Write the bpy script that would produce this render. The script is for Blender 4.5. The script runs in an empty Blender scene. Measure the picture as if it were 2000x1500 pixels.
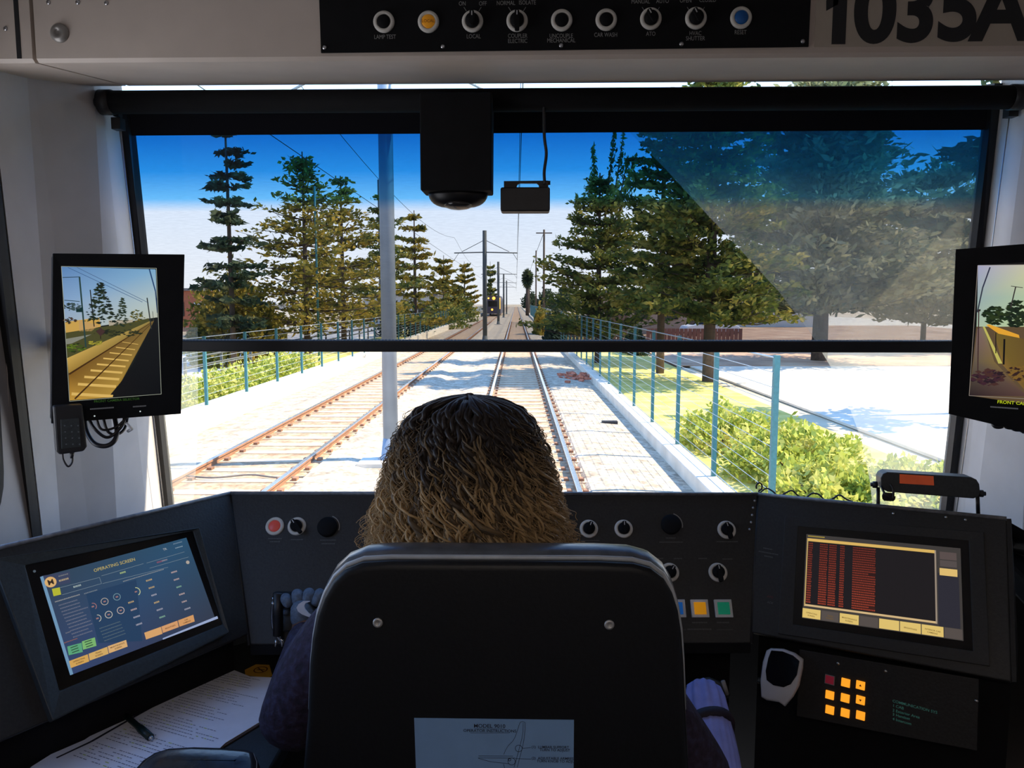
import bpy, math, random
import numpy as np
from mathutils import Vector, Matrix
S = bpy.context.scene
COL = S.collection
random.seed(7)
R = math.radians
# ------------------------------------------------------------------ camera
F = 1500.0
TH = math.atan(160 / F)                 # the phone looks 6.1 degrees down
YAW = R(1.3)                            # and 1.3 degrees to the left of the cab's axis
BEND = R(1.0)                           # the track leaves the cab's axis by 1 degree
EYE = Vector((0, 0, 1.5))
cam = bpy.data.cameras.new('camera'); camo = bpy.data.objects.new('camera', cam); COL.objects.link(camo)
cam.sensor_width = 36; cam.lens = 27; cam.clip_start = .02; cam.clip_end = 3000
camo.location = EYE; camo.rotation_euler = (math.pi / 2 - TH, 0, YAW)
S.camera = camo
# ------------------------------------------------------------------ view, sky, sun
S.view_settings.view_transform = 'Standard'; S.view_settings.look = 'None'
S.view_settings.gamma = 1; S.view_settings.exposure = 0.0; S.view_settings.use_curve_mapping = False
S.cycles.transparent_max_bounces = 24; S.cycles.max_bounces = 8
S.cycles.sample_clamp_indirect = 6
W = bpy.data.worlds.new('sky'); S.world = W; W.use_nodes = True
nt = W.node_tree; bg = nt.nodes['Background']
tc = nt.nodes.new('ShaderNodeTexCoord'); sx = nt.nodes.new('ShaderNodeSeparateXYZ'); rp = nt.nodes.new('ShaderNodeValToRGB')
nt.links.new(tc.outputs['Generated'], sx.inputs[0]); nt.links.new(sx.outputs['Z'], rp.inputs[0]); nt.links.new(rp.outputs[0], bg.inputs[0])
rp.color_ramp.elements[0].position = 0.0; rp.color_ramp.elements[0].color = (.86, .88, .95, 1)
rp.color_ramp.elements[1].position = .75; rp.color_ramp.elements[1].color = (.12, .30, .75, 1)
e = rp.color_ramp.elements.new(.12); e.color = (.68, .79, 1.0, 1)
e = rp.color_ramp.elements.new(.3); e.color = (.33, .55, .95, 1)
bg.inputs['Strength'].default_value = 3.1
sun = bpy.data.lights.new('sun', 'SUN'); suno = bpy.data.objects.new('sun', sun); COL.objects.link(suno)
sun.energy = 12.5; sun.angle = R(.55); sun.color = (1.0, .86, .66)
_sd = Vector((.66, .12, .74)).normalized()
suno.rotation_euler = _sd.to_track_quat('Z', 'Y').to_euler(); suno.location = (20, 5, 30)
la = bpy.data.lights.new('header_fill_light', 'AREA'); lao = bpy.data.objects.new('header_fill_light', la); COL.objects.link(lao)
la.energy = 6.5; la.size = .6; la.color = (1.0, .86, .76); lao.location = (0, -.7, 1.98)   # unseen warm fill, added behind the viewpoint to brighten the header

# ------------------------------------------------------------------ pixels to points
def basis(psi):
    f = Vector((-math.sin(psi) * math.cos(TH), math.cos(psi) * math.cos(TH), -math.sin(TH)))
    r = Vector((math.cos(psi), math.sin(psi), 0)); return r, r.cross(f), f
BC = basis(YAW); BO = basis(YAW - BEND)
def ray(u, v, B=BC): return B[0] * ((u - 1000) / F) + B[1] * ((750 - v) / F) + B[2]
def PY(u, v, Y): d = ray(u, v); return EYE + d * (Y / d.y)
def PZ(u, v, Z): d = ray(u, v); return EYE + d * ((Z - 1.5) / d.z)
def PP(u, v, p, n): d = ray(u, v); return EYE + d * ((Vector(p) - EYE).dot(n) / d.dot(n))
def OY(u, v, Y): d = ray(u, v, BO); return EYE + d * (Y / d.y)
def s2l(c):
    def g(x):
        x = x / 255.0
        return x / 12.92 if x <= .04045 else ((x + .055) / 1.055) ** 2.4
    return (g(c[0]), g(c[1]), g(c[2]), 1.0)

# ------------------------------------------------------------------ materials
_M = {}
def mat(name, col, rough=.5, metal=0, spec=.5, var=.12, scale=30, bump=0, emit=0, coat=0, cols=None, trans=0, detail=4):
    """principled material whose colour wanders a little with noise"""
    if name in _M: return _M[name]
    m = bpy.data.materials.new(name); m.use_nodes = True; t = m.node_tree
    b = t.nodes['Principled BSDF']; b.inputs['Roughness'].default_value = rough; b.inputs['Metallic'].default_value = metal
    b.inputs['Specular IOR Level'].default_value = spec; b.inputs['Coat Weight'].default_value = coat
    co = t.nodes.new('ShaderNodeTexCoord'); n = t.nodes.new('ShaderNodeTexNoise'); r = t.nodes.new('ShaderNodeValToRGB')
    n.inputs['Scale'].default_value = scale; n.inputs['Detail'].default_value = detail
    t.links.new(co.outputs['Object'], n.inputs['Vector']); t.links.new(n.outputs['Fac'], r.inputs[0])
    el = r.color_ramp.elements
    if cols:
        el[0].position = .33; el[0].color = (*cols[0], 1); el[1].position = .67; el[1].color = (*cols[-1], 1)
        for i, c in enumerate(cols[1:-1]):
            e = el.new(.33 + .34 * (i + 1) / (len(cols) - 1)); e.color = (*c, 1)
    else:
        el[0].position = .3; el[0].color = (*[c * (1 - var) for c in col], 1)
        el[1].position = .7; el[1].color = (*[min(1, c * (1 + var)) for c in col], 1)
    t.links.new(r.outputs[0], b.inputs['Base Color'])
    if emit:
        t.links.new(r.outputs[0], b.inputs['Emission Color']); b.inputs['Emission Strength'].default_value = emit
    if bump:
        bp = t.nodes.new('ShaderNodeBump'); bp.inputs['Strength'].default_value = bump; bp.inputs['Distance'].default_value = .01
        t.links.new(n.outputs['Fac'], bp.inputs['Height']); t.links.new(bp.outputs[0], b.inputs['Normal'])
    if trans:
        ts = t.nodes.new('ShaderNodeBsdfTranslucent'); mx = t.nodes.new('ShaderNodeMixShader'); mx.inputs[0].default_value = trans
        t.links.new(r.outputs[0], ts.inputs[0]); t.links.new(b.outputs[0], mx.inputs[1]); t.links.new(ts.outputs[0], mx.inputs[2])
        t.links.new(mx.outputs[0], t.nodes['Material Output'].inputs[0])
    _M[name] = m; return m
def colmat(name, emit, strength=1.0, rough=.6):
    """colour read from the mesh: lit screens (emit) or print on paper and metal"""
    m = bpy.data.materials.new(name); m.use_nodes = True; t = m.node_tree; b = t.nodes['Principled BSDF']
    a = t.nodes.new('ShaderNodeAttribute'); a.attribute_name = 'ink'
    b.inputs['Roughness'].default_value = rough
    if emit:
        b.inputs['Base Color'].default_value = (.004, .004, .005, 1); b.inputs['Specular IOR Level'].default_value = .2
        t.links.new(a.outputs['Color'], b.inputs['Emission Color']); b.inputs['Emission Strength'].default_value = strength
    else: t.links.new(a.outputs['Color'], b.inputs['Base Color'])
    return m

M_SCREEN = colmat('lit_screen', True, 1.0)
M_PRINT = colmat('printed_ink', False)
M_WHITE = mat('painted_cab_panel', (.56, .54, .54), .55, var=.05, scale=14, bump=.05)
M_HEAD = mat('painted_header_panel', (.56, .48, .42), .5, var=.05, scale=14, bump=.05)
M_BLACK = mat('black_plastic', (.012, .012, .014), .45, var=.2, scale=60)
M_MATTE = mat('matte_black', (.006, .006, .007), .8, spec=.2, var=.2)
M_CONS = mat('textured_console_black', (.016, .0155, .0155), .5, var=.3, scale=220, bump=.06)
M_POD = mat('dark_grey_housing', (.026, .032, .034), .5, var=.2, scale=200, bump=.06)
M_VINYL = mat('black_vinyl', (.005, .006, .008), .45, var=.2, scale=200, bump=.04, spec=.35)
M_RUB = mat('rubber_gasket', (.012, .012, .014), .6, var=.2)
M_STEEL = mat('brushed_steel', (.55, .55, .56), .3, 1, var=.1, scale=90)
M_SATIN = mat('satin_aluminium_ring', (.66, .63, .57), .55, .0, var=.06, scale=60)
M_GLASSK = mat('black_screen_glass', (.004, .004, .005), .12, var=.1)

# ------------------------------------------------------------------ mesh builder
class Fr:
    """a flat frame: origin, two axes and the normal towards the viewer"""
    def __init__(s, o, n, up=(0, 0, 1)):
        s.o = Vector(o); s.n = Vector(n).normalized(); s.x = Vector(up).cross(s.n).normalized(); s.y = s.n.cross(s.x)
    def __call__(s, a, b, h=0): return s.o + s.x * a + s.y * b + s.n * h
    def px(s, u, v):
        p = PP(u, v, s.o, s.n) - s.o; return (p.dot(s.x), p.dot(s.y))
    def pxs(s, pts): return [s.px(*p) for p in pts]
class MB:
    def __init__(s): s.v = []; s.f = []; s.m = []; s.c = []; s.sm = []
    def add(s, vs, fs, m=0, c=None, sm=False):
        o = len(s.v); s.v += [tuple(v) for v in vs]
        for f in fs: s.f.append([i + o for i in f]); s.m.append(m); s.sm.append(sm)
        s.c += (c if isinstance(c, list) else [c or (1, 1, 1, 1)] * len(vs)); return s
    def box(s, c, size, m=0, rot=None, bev=0):
        c = Vector(c); x, y, z = [k / 2 for k in size]; rot = rot or Matrix.Identity(3)
        vs = [c + rot @ Vector((i * x, j * y, k * z)) for i in (-1, 1) for j in (-1, 1) for k in (-1, 1)]
        return s.add(vs, [(0, 1, 3, 2), (4, 6, 7, 5), (0, 4, 5, 1), (2, 3, 7, 6), (0, 2, 6, 4), (1, 5, 7, 3)], m)
    def prism(s, pts, ext, m=0, c=None):
        """polygon pts swept by the vector ext"""
        n = len(pts); pts = [Vector(p) for p in pts]; e = Vector(ext); q = [p + e for p in pts]
        fs = [list(range(n))[::-1], [n + i for i in range(n)]] + [(i, (i + 1) % n, n + (i + 1) % n, n + i) for i in range(n)]
        return s.add(pts + q, fs, m, c)
    def slab(s, fr, pts, h0, h1, m=0, c=None): return s.prism([fr(a, b, h0) for a, b in pts], fr.n * (h1 - h0), m, c)
    def rslab(s, fr, a0, b0, a1, b1, r, h0, h1, m=0, bev=0):
        pts = rrect(a0, b0, a1, b1, r)
        if not bev: return s.slab(fr, pts, h0, h1, m)
        n = len(pts); ca, cb = (a0 + a1) / 2, (b0 + b1) / 2
        inn = rrect(a0 + bev, b0 + bev, a1 - bev, b1 - bev, max(r - bev, .0005))
        vs = [fr(a, b, h0) for a, b in pts] + [fr(a, b, h1 - bev) for a, b in pts] + [fr(a, b, h1) for a, b in inn]
        fs = [list(range(n))[::-1], [2 * n + i for i in range(n)]]
        for k in (0, 1): fs += [(k * n + i, k * n + (i + 1) % n, (k + 1) * n + (i + 1) % n, (k + 1) * n + i) for i in range(n)]
        return s.add(vs, fs, m)
    def loft(s, rings, m=0, cap=True, sm=True, c=None, close=False):
        n = len(rings[0]); vs = [p for r in rings for p in r]; fs = []
        K = len(rings)
        for k in range(K if close else K - 1):
            k2 = (k + 1) % K
            fs += [(k * n + i, k * n + (i + 1) % n, k2 * n + (i + 1) % n, k2 * n + i) for i in range(n)]
        if cap and not close: fs += [list(range(n))[::-1], [(K - 1) * n + i for i in range(n)]]
        return s.add(vs, fs, m, c, sm)
    def tube(s, pts, r, seg=8, m=0, c=None, cap=True):
        pts = [Vector(p) for p in pts]; rings = []; cc = []
        t0 = (pts[1] - pts[0]).normalized(); up = Vector((0, 0, 1)) if abs(t0.z) < .9 else Vector((1, 0, 0))
        x = t0.cross(up).normalized()
        for i, p in enumerate(pts):
            t = (pts[min(i + 1, len(pts) - 1)] - pts[max(i - 1, 0)])
            t = t.normalized() if t.length > 1e-9 else t0
            x = (x - t * x.dot(t)); x = x.normalized() if x.length > 1e-6 else t.orthogonal().normalized()
            y = t.cross(x); rr = r[i] if isinstance(r, (list, tuple)) else r
            rings.append([p + (x * math.cos(a) + y * math.sin(a)) * rr for a in [2 * math.pi * k / seg for k in range(seg)]])
            if isinstance(c, list): cc += [c[i]] * seg
        return s.loft(rings, m, cap, True, cc or c)
    def cyl(s, p0, p1, r, seg=20, m=0, r1=None): return s.tube([p0, p1], [r, r if r1 is None else r1], seg, m)
    def lathe(s, fr, prof, seg=28, m=0, a=0, b=0):
        rings = [[fr(a + r * math.cos(t), b + r * math.sin(t), h) for t in [2 * math.pi * k / seg for k in range(seg)]] for r, h in prof]
        return s.loft(rings, m)
    def ball(s, c, rad, m=0, seg=14, rot=None, cc=None):
        c = Vector(c); rad = (rad,) * 3 if not hasattr(rad, '__len__') else rad; rot = rot or Matrix.Identity(3); rings = []
        for i in range(1, seg // 2 + 2):
            ph = math.pi * (i - .5) / (seg // 2 + 1)
            rings.append([c + rot @ Vector((rad[0] * math.sin(ph) * math.cos(t), rad[1] * math.sin(ph) * math.sin(t), rad[2] * math.cos(ph))) for t in [2 * math.pi * k / seg for k in range(seg)]])
        return s.loft(rings[::-1], m, c=cc)
    def torus(s, fr, a, b, R0, r, m=0, seg=32, s2=8, a0=0, a1=2 * math.pi, h=0):
        full = abs(a1 - a0 - 2 * math.pi) < 1e-4; rings = []
        for k in range(seg if full else seg + 1):
            t = a0 + (a1 - a0) * k / seg
            rings.append([fr(a + (R0 + r * math.cos(q)) * math.cos(t), b + (R0 + r * math.cos(q)) * math.sin(t), h + r * math.sin(q)) for q in [2 * math.pi * j / s2 for j in range(s2)]])
        return s.loft(rings, m, not full, True, None, full)
    # flat drawing on a frame, one colour each
    def rect(s, fr, a0, b0, a1, b1, h=.0003, c=None, m=0):
        return s.add([fr(a0, b0, h), fr(a1, b0, h), fr(a1, b1, h), fr(a0, b1, h)], [(0, 1, 2, 3)], m, c)
    def poly(s, fr, pts, h=.0003, c=None, m=0):
        P_ = [fr(a, b, h) for a, b in pts]
        ar = sum(pts[i][0] * pts[(i + 1) % len(pts)][1] - pts[(i + 1) % len(pts)][0] * pts[i][1] for i in range(len(pts)))
        idx = list(range(len(pts)))
        if ar < 0: idx = idx[::-1]
        return s.add(P_, [idx], m, c)
    def line(s, fr, p, q, w, h=.0003, c=None, m=0, w1=None):
        p = Vector(p); q = Vector(q); d = (q - p).normalized(); n = Vector((-d.y, d.x)); w1 = w if w1 is None else w1
        return s.poly(fr, [tuple(p - n * w / 2), tuple(q - n * w1 / 2), tuple(q + n * w1 / 2), tuple(p + n * w / 2)], h, c, m)
    def pline(s, fr, pts, w, h=.0003, c=None, m=0):
        for p, q in zip(pts, pts[1:]): s.line(fr, p, q, w, h, c, m)
        return s
    def ring(s, fr, a, b, ro, ri, h=.0003, c=None, m=0, a0=0, a1=2 * math.pi, seg=32):
        vs = []; fs = []
        for k in range(seg + 1):
            t = a0 + (a1 - a0) * k / seg; vs += [fr(a + ro * math.cos(t), b + ro * math.sin(t), h), fr(a + ri * math.cos(t), b + ri * math.sin(t), h)]
        for k in range(seg): fs.append((2 * k, 2 * k + 2, 2 * k + 3, 2 * k + 1))
        return s.add(vs, fs, m, c)
    def text(s, fr, txt, a, b, size, h=.0004, c=None, m=0, al='CENTER', wt=0, sx=1, ang=0, res=3):
        cu = bpy.data.curves.new('t', 'FONT'); cu.body = txt; cu.size = 1; cu.align_x = al; cu.offset = wt; cu.resolution_u = res
        o = bpy.data.objects.new('t', cu); me = bpy.data.meshes.new_from_object(o)
        ca, sa = math.cos(ang), math.sin(ang)
        def f(x, y): x *= size * sx; y *= size; return fr(a + x * ca - y * sa, b + x * sa + y * ca, h)
        s.add([f(v.co.x, v.co.y) for v in me.vertices], [list(p.vertices) for p in me.polygons], m, c)
        bpy.data.objects.remove(o); bpy.data.curves.remove(cu); bpy.data.meshes.remove(me); return s
    def build(s, name, mats, parent=None, smooth=None, bevel=0, solid=0):
        me = bpy.data.meshes.new(name); me.from_pydata(s.v, [], s.f)
        for mm in (mats if isinstance(mats, (list, tuple)) else [mats]): me.materials.append(mm)
        me.polygons.foreach_set('material_index', s.m); me.polygons.foreach_set('use_smooth', s.sm if smooth is None else [smooth] * len(s.f))
        at = me.color_attributes.new('ink', 'FLOAT_COLOR', 'POINT'); at.data.foreach_set('color', [k for c in s.c for k in c])
        me.update(); o = bpy.data.objects.new(name, me); COL.objects.link(o)
        if parent is not None:
            o.parent = parent
            if parent.parent is None: o.matrix_parent_inverse = parent.matrix_basis.inverted()
        if bevel:
            bm_ = o.modifiers.new('bevel', 'BEVEL'); bm_.width = bevel; bm_.segments = 2; bm_.limit_method = 'ANGLE'; bm_.angle_limit = R(40)
        return o
def rrect(a0, b0, a1, b1, r, seg=5):
    r = min(r, abs(a1 - a0) / 2, abs(b1 - b0) / 2); pts = []
    for cx, cy, t0 in ((a1 - r, b1 - r, 0), (a0 + r, b1 - r, 90), (a0 + r, b0 + r, 180), (a1 - r, b0 + r, 270)):
        for k in range(seg + 1): t = R(t0 + 90 * k / seg); pts.append((cx + r * math.cos(t), cy + r * math.sin(t)))
    return pts
def tag(o, label, cat, group=None, kind=None):
    o['label'] = label; o['category'] = cat
    if group: o['group'] = group
    if kind: o['kind'] = kind
    return o
def thing(name, loc, label, cat, group=None):
    o = bpy.data.objects.new(name, None); COL.objects.link(o); o.location = loc; o.empty_display_size = .1
    return tag(o, label, cat, group)
def struct(o): o['kind'] = 'structure'; return o
def sub(o, label): o['label'] = label; return o
def smooth_path(pts, n=8):
    """Catmull-Rom through the points"""
    P = [Vector(p) for p in pts]; P = [P[0] * 2 - P[1]] + P + [P[-1] * 2 - P[-2]]; out = []
    for i in range(1, len(P) - 2):
        for k in range(n):
            t = k / n; a, b, c, d = P[i - 1:i + 3]
            out.append(.5 * ((2 * b) + (c - a) * t + (2 * a - 5 * b + 4 * c - d) * t * t + (3 * b - a - 3 * c + d) * t ** 3))
    return out + [P[-2]]
OUT = []                                # roots that stand outside; they turn with the track at the end
# ================================================================== the cab shell
def ln(pb, Yb, pt, Yt):
    """a straight upright edge through two points; returns f(z)"""
    a = PY(*pb, Yb); b = PY(*pt, Yt)
    return lambda z: a + (b - a) * ((z - a.z) / (b.z - a.z))
LG = ln((327, 1000), 1.80, (240, 190), 1.615)
L1 = ln((287, 1010), 1.68, (197, 175), 1.52)
L2 = ln((175, 1040), 1.52, (68, 165), 1.40)
L3 = ln((85, 1060), 1.40, (-20, 150), 1.28)
L4 = ln((68, 1060), 1.375, (-38, 150), 1.26)
RG = ln((1848, 1000), 1.80, (1952, 190), 1.60)
R1 = ln((1906, 1000), 1.68, (2010, 180), 1.50)
R2 = ln((2080, 1020), 1.50, (2200, 165), 1.38)
Z0, Z1 = 0.0, 2.12
def shell(name, lines, m, out):
    """a folded wall through upright edges, 25 mm thick"""
    b = MB(); zs = (Z0, Z1)
    for k in range(len(lines) - 1):
        q = [lines[k](Z0), lines[k + 1](Z0), lines[k + 1](Z1), lines[k](Z1)]
        b.prism(q, out, 0)
    return struct(b.build(name, m))
cst = lambda x, y: (lambda z: Vector((x, y, z)))
shell('wall_left', [LG, L1, L2, L3], M_WHITE, Vector((-.03, .02, 0)))
shell('wall_right', [RG, R1, R2, cst(1.16, 1.2), cst(1.22, .5), cst(1.22, -1.3)], M_WHITE, Vector((.03, .02, 0)))
b = MB(); q = [L3(Z0), L4(Z0), L4(Z1), L3(Z1)]; b.prism([p + Vector((.0, -.004, 0)) for p in q], (-.03, .02, 0)); struct(b.build('trim_1', M_RUB))
# side wall with its round-cornered window opening
SA, SB = Vector((L4(1.0).x, L4(1.0).y, 0)), Vector((-1.0, .30, 0))
sd = (SB - SA).normalized(); sn = Vector((-sd.y, sd.x, 0));
if sn.x < 0: sn = -sn
sfr = Fr((SA.x, SA.y, 1.0), sn)
if sfr.x.dot(sd) > 0: flip = 1
else: flip = -1
def side_pts(c): return [(a * flip, bb) for a, bb in c]
wh0, wh1, wz0, wz1 = .095, .85, .085, .78
hole0 = rrect(wh0, wz0, wh1, wz1, .13, 8); hole = []
for i, p in enumerate(hole0):
    q = hole0[(i + 1) % len(hole0)]; m_ = 10 if math.dist(p, q) > .2 else 1
    hole += [(p[0] + (q[0] - p[0]) * k / m_, p[1] + (q[1] - p[1]) * k / m_) for k in range(m_)]
b = MB(); outer = []
N = len(hole); cxh, czh = (wh0 + wh1) / 2, (wz0 + wz1) / 2
W_, H0, H1 = 1.12, -1.0, 1.12
for a, z in hole:                       # push every hole point to the wall's border
    dx, dz = a - cxh, z - czh; ks = []
    if dx > 0: ks.append((W_ - cxh) / dx)
    if dx < 0: ks.append((0 - cxh) / dx)
    if dz > 0: ks.append((H1 - czh) / dz)
    if dz < 0: ks.append((H0 - czh) / dz)
    k = min(ks); outer.append((cxh + dx * k, czh + dz * k))
vs = [sfr(a * flip, z) for a, z in hole] + [sfr(a * flip, z) for a, z in outer] + [sfr(a * flip, z, -.03) for a, z in hole] + [sfr(a * flip, z, -.03) for a, z in outer]
fs = []
for i in range(N):
    j = (i + 1) % N
    fs += [(i, j, N + j, N + i), (2 * N + i, 3 * N + i, 3 * N + j, 2 * N + j), (i, 2 * N + i, 2 * N + j, j)]
for (ca, cz, nx, nz) in ((W_, H1, 1, 1), (W_, H0, 1, -1), (0, H1, 0, 1), (0, H0, 0, -1)):   # the four corner triangles
    near = sorted(range(N), key=lambda i: (outer[i][0] - ca) ** 2 + (outer[i][1] - cz) ** 2)
    e1 = [i for i in near if abs(outer[i][0] - ca) < 1e-6][0]; e2 = [i for i in near if abs(outer[i][1] - cz) < 1e-6][0]
    vs.append(sfr(ca * flip, cz)); fs.append((N + e1, len(vs) - 1, N + e2))
b.add(vs, fs); w = b.build('wall_left_side', M_WHITE); struct(w)
b = MB(); rings = []
for i in range(N):
    a, z = hole[i]; dx, dz = a - cxh, z - czh; l = math.hypot(dx, dz); d = (dx / l, dz / l)
    rings.append([sfr((a + d[0] * q) * flip, z + d[1] * q, h) for q, h in ((-.012, -.02), (-.012, .006), (.008, .012), (.024, .006), (.024, -.02))])
b.loft(rings, 0, close=True); wg = struct(b.build('window_2', M_RUB))
wg['label'] = 'black rubber surround of the round-cornered side window'
shell('wall_left_rear', [cst(-1.0, .30), cst(-1.22, -.2), cst(-1.22, -1.3)], M_WHITE, Vector((-.03, 0, 0)))
b = MB(); b.box((0, -1.32, 1.06), (2.5, .04, 2.12)); struct(b.build('wall_back', M_WHITE))
b = MB(); b.box((0, .2, -.03), (2.6, 3.3, .06)); struct(b.build('floor', mat('dark_floor', (.03, .03, .035), .7)))
b = MB(); b.box((0, .2, 2.15), (2.6, 3.3, .06)); struct(b.build('ceiling', M_WHITE))
# front apron below the glass
b = MB()
b.prism([LG(.02), RG(.02), RG(1.0), LG(1.0)], (0, .03, 0)); struct(b.build('wall_front', M_MATTE))
b = MB(); t0 = 1.985
b.prism([LG(t0), RG(t0), RG(Z1), LG(Z1)], (0, .03, 0)); struct(b.build('wall_front_top', M_WHITE))

# ------------------------------------------------------------------ windshield
g0, g1 = .985, 1.93
gn = (LG(1.0) - LG(1.9)).cross(Vector((1, 0, 0))).normalized()
if gn.y > 0: gn = -gn
wfr = Fr((LG(1.45) + RG(1.45)) / 2, gn)
def wl(f, z): p = f(z); d = p - wfr.o; return (d.dot(wfr.x), d.dot(wfr.y))
gm = bpy.data.materials.new('tinted_windshield_glass'); gm.use_nodes = True; t = gm.node_tree; t.nodes.remove(t.nodes['Principled BSDF'])
tr = t.nodes.new('ShaderNodeBsdfTransparent'); gl = t.nodes.new('ShaderNodeBsdfGlossy'); mx = t.nodes.new('ShaderNodeMixShader'); lw = t.nodes.new('ShaderNodeFresnel')
gl.inputs['Roughness'].default_value = .02; lw.inputs['IOR'].default_value = 1.25
co = t.nodes.new('ShaderNodeTexCoord'); sx = t.nodes.new('ShaderNodeSeparateXYZ'); mr = t.nodes.new('ShaderNodeMapRange'); rp = t.nodes.new('ShaderNodeValToRGB')
mr.inputs['From Min'].default_value = 1.55; mr.inputs['From Max'].default_value = 1.95
t.links.new(co.outputs['Object'], sx.inputs[0]); t.links.new(sx.outputs['Z'], mr.inputs['Value']); t.links.new(mr.outputs[0], rp.inputs[0]); t.links.new(rp.outputs[0], tr.inputs[0])
el = rp.color_ramp.elements; el[0].position = .355; el[0].color = (.95, .96, .93, 1); el[1].position = .80; el[1].color = (.0, .14, .50, 1)
e = el.new(.42); e.color = (.20, .62, .93, 1); e = el.new(.56); e.color = (.03, .34, .75, 1)
t.links.new(lw.outputs[0], mx.inputs[0]); t.links.new(tr.outputs[0], mx.inputs[1]); t.links.new(gl.outputs[0], mx.inputs[2]); t.links.new(mx.outputs[0], t.nodes['Material Output'].inputs[0])
W1 = bpy.data.objects.new('window_1', None); COL.objects.link(W1); W1['kind'] = 'structure'; W1.location = wfr.o
zz = [g0, 1.2, 1.45, 1.7, g1]
b = MB(); P0 = [wfr(*wl(LG, g0)), wfr(*wl(RG, g0)), wfr(*wl(RG, 1.915)), wfr(*wl(LG, 1.915))]
b.add(P0, [(0, 1, 2, 3)]); b.build('glass', gm, W1)
cg = bpy.data.materials.new('clear_glass'); cg.use_nodes = True; t = cg.node_tree; t.nodes.remove(t.nodes['Principled BSDF']); tr = t.nodes.new('ShaderNodeBsdfTransparent'); tr.inputs[0].default_value = (.86, .95, .93, 1); t.links.new(tr.outputs[0], t.nodes['Material Output'].inputs[0])
b = MB(); b.add([wfr(*wl(LG, 1.915)), wfr(*wl(RG, 1.915)), wfr(*wl(RG, 1.99)), wfr(*wl(LG, 1.99))], [(0, 1, 2, 3)]); sub(b.build('clear_top_slot', cg, W1), 'narrow bright clear strip over the blind roller')  # slot added above the black band so bright sky shows over the roller
# black rubber surround
b = MB(); wd = .016
def strip(f0, f1, side):
    for z0, z1 in ((g0, g1),):
        a, c = wl(f0, z0), wl(f0, z1)
        b.slab(wfr, [(a[0], a[1]), (a[0] + side, a[1]), (c[0] + side, c[1]), (c[0], c[1])] if side > 0 else [(a[0] + side, a[1]), a, c, (c[0] + side, c[1])], -.01, .02)
strip(LG, LG, wd); strip(RG, RG, -wd)
a, c = wl(LG, g0), wl(RG, g0); b.slab(wfr, [a, c, (c[0], c[1] + wd), (a[0], a[1] + wd)], -.01, .02)
b.build('gasket', M_RUB, W1)
b = MB(); a, c = wl(LG, 1.845), wl(RG, 1.845); a2, c2 = wl(LG, 1.918), wl(RG, 1.918)
b.slab(wfr, [a, c, c2, a2], .002, .006); sub(b.build('header_band', M_MATTE, W1), 'opaque black band along the top of the glass')
# the dust that the wipers leave
dm = bpy.data.materials.new('road_dust_on_glass'); dm.use_nodes = True; t = dm.node_tree; t.nodes.remove(t.nodes['Principled BSDF'])
tr = t.nodes.new('ShaderNodeBsdfTransparent'); tl = t.nodes.new('ShaderNodeBsdfTranslucent'); mx = t.nodes.new('ShaderNodeMixShader'); n = t.nodes.new('ShaderNodeTexNoise'); mr = t.nodes.new('ShaderNodeMapRange')
co = t.nodes.new('ShaderNodeTexCoord'); n.inputs['Scale'].default_value = 9; n.inputs['Detail'].default_value = 5; t.links.new(co.outputs['Object'], n.inputs[0]); t.links.new(n.outputs[0], mr.inputs[0])
mr.inputs['From Min'].default_value = .3; mr.inputs['From Max'].default_value = .7; mr.inputs['To Min'].default_value = .18; mr.inputs['To Max'].default_value = .29
tl.inputs[0].default_value = (.82, .79, .64, 1); t.links.new(mr.outputs[0], mx.inputs[0]); t.links.new(tr.outputs[0], mx.inputs[1]); t.links.new(tl.outputs[0], mx.inputs[2]); t.links.new(mx.outputs[0], t.nodes['Material Output'].inputs[0])
def wpx(u, v): p = PP(u, v, wfr.o, wfr.n) - wfr.o; return (p.dot(wfr.x), p.dot(wfr.y))
arc = [(1222, 250), (1300, 330), (1375, 412), (1450, 492), (1522, 570), (1580, 645), (1625, 720), (1658, 790), (1683, 860), (1700, 940), (1706, 1000)]
b = MB(); rr = [wpx(*p) for p in arc] + [wpx(1845, 1000), wpx(1942, 250)]; b.poly(wfr, rr, -.003); sub(b.build('dust_film', dm, W1), 'pale film of dust outside the wiper sweep, by the right pillar')
b = MB(); rr = [wpx(*p) for p in ((385, 640), (386, 820), (383, 900), (375, 1000), (335, 1000), (285, 640))]; b.poly(wfr, rr, -.003); sub(b.build('dust_film', dm, W1), 'pale film of dust in the lower left corner')

# ------------------------------------------------------------------ header above the windshield
HY = 1.22
hz = PY(1000, 113, HY).z
und = PY(1000, 163, 1.50)
header = thing('overhead_bulkhead', (0.05, HY, hz), 'cream painted bulkhead panel running across above the windshield', 'panel')
xl, xr = PY(64, 60, HY).x, 1.3
prof = [(HY, hz + .004), (HY + .006, hz - .001), (und.y, und.z), (und.y, 2.12), (HY + .02, 2.12), (HY, 2.10)]
def hp(x, dy=0): return [Vector((x, y, z)) for y, z in prof]
b = MB(); b.prism(hp(xl + .003), (xr - xl, 0, 0)); b.build('panel', M_HEAD, header)
b = MB(); b.prism(hp(xl - .30), (.297, 0, 0)); b.build('side_panel', M_HEAD, header)
hfr = Fr((0, HY, hz), (0, -1, 0))
b = MB(); q = hfr.px(39, 60)[0]; b.slab(hfr, [(q - .007, .004), (q, .004), (q, .3), (q - .007, .3)], -.002, .0008); b.build('seam_strip', M_RUB, header)
b = MB(); q = hfr.px(117, 65)
b.lathe(Fr(hfr(*q), (0, -1, 0)), [(.0145, 0), (.0145, .002), (.011, .006), (.005, .008), (.0045, .005), (.001, .005)]); b.build('round_fastener', mat('worn_fastener', (.30, .28, .26), .4, .5), header)
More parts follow.
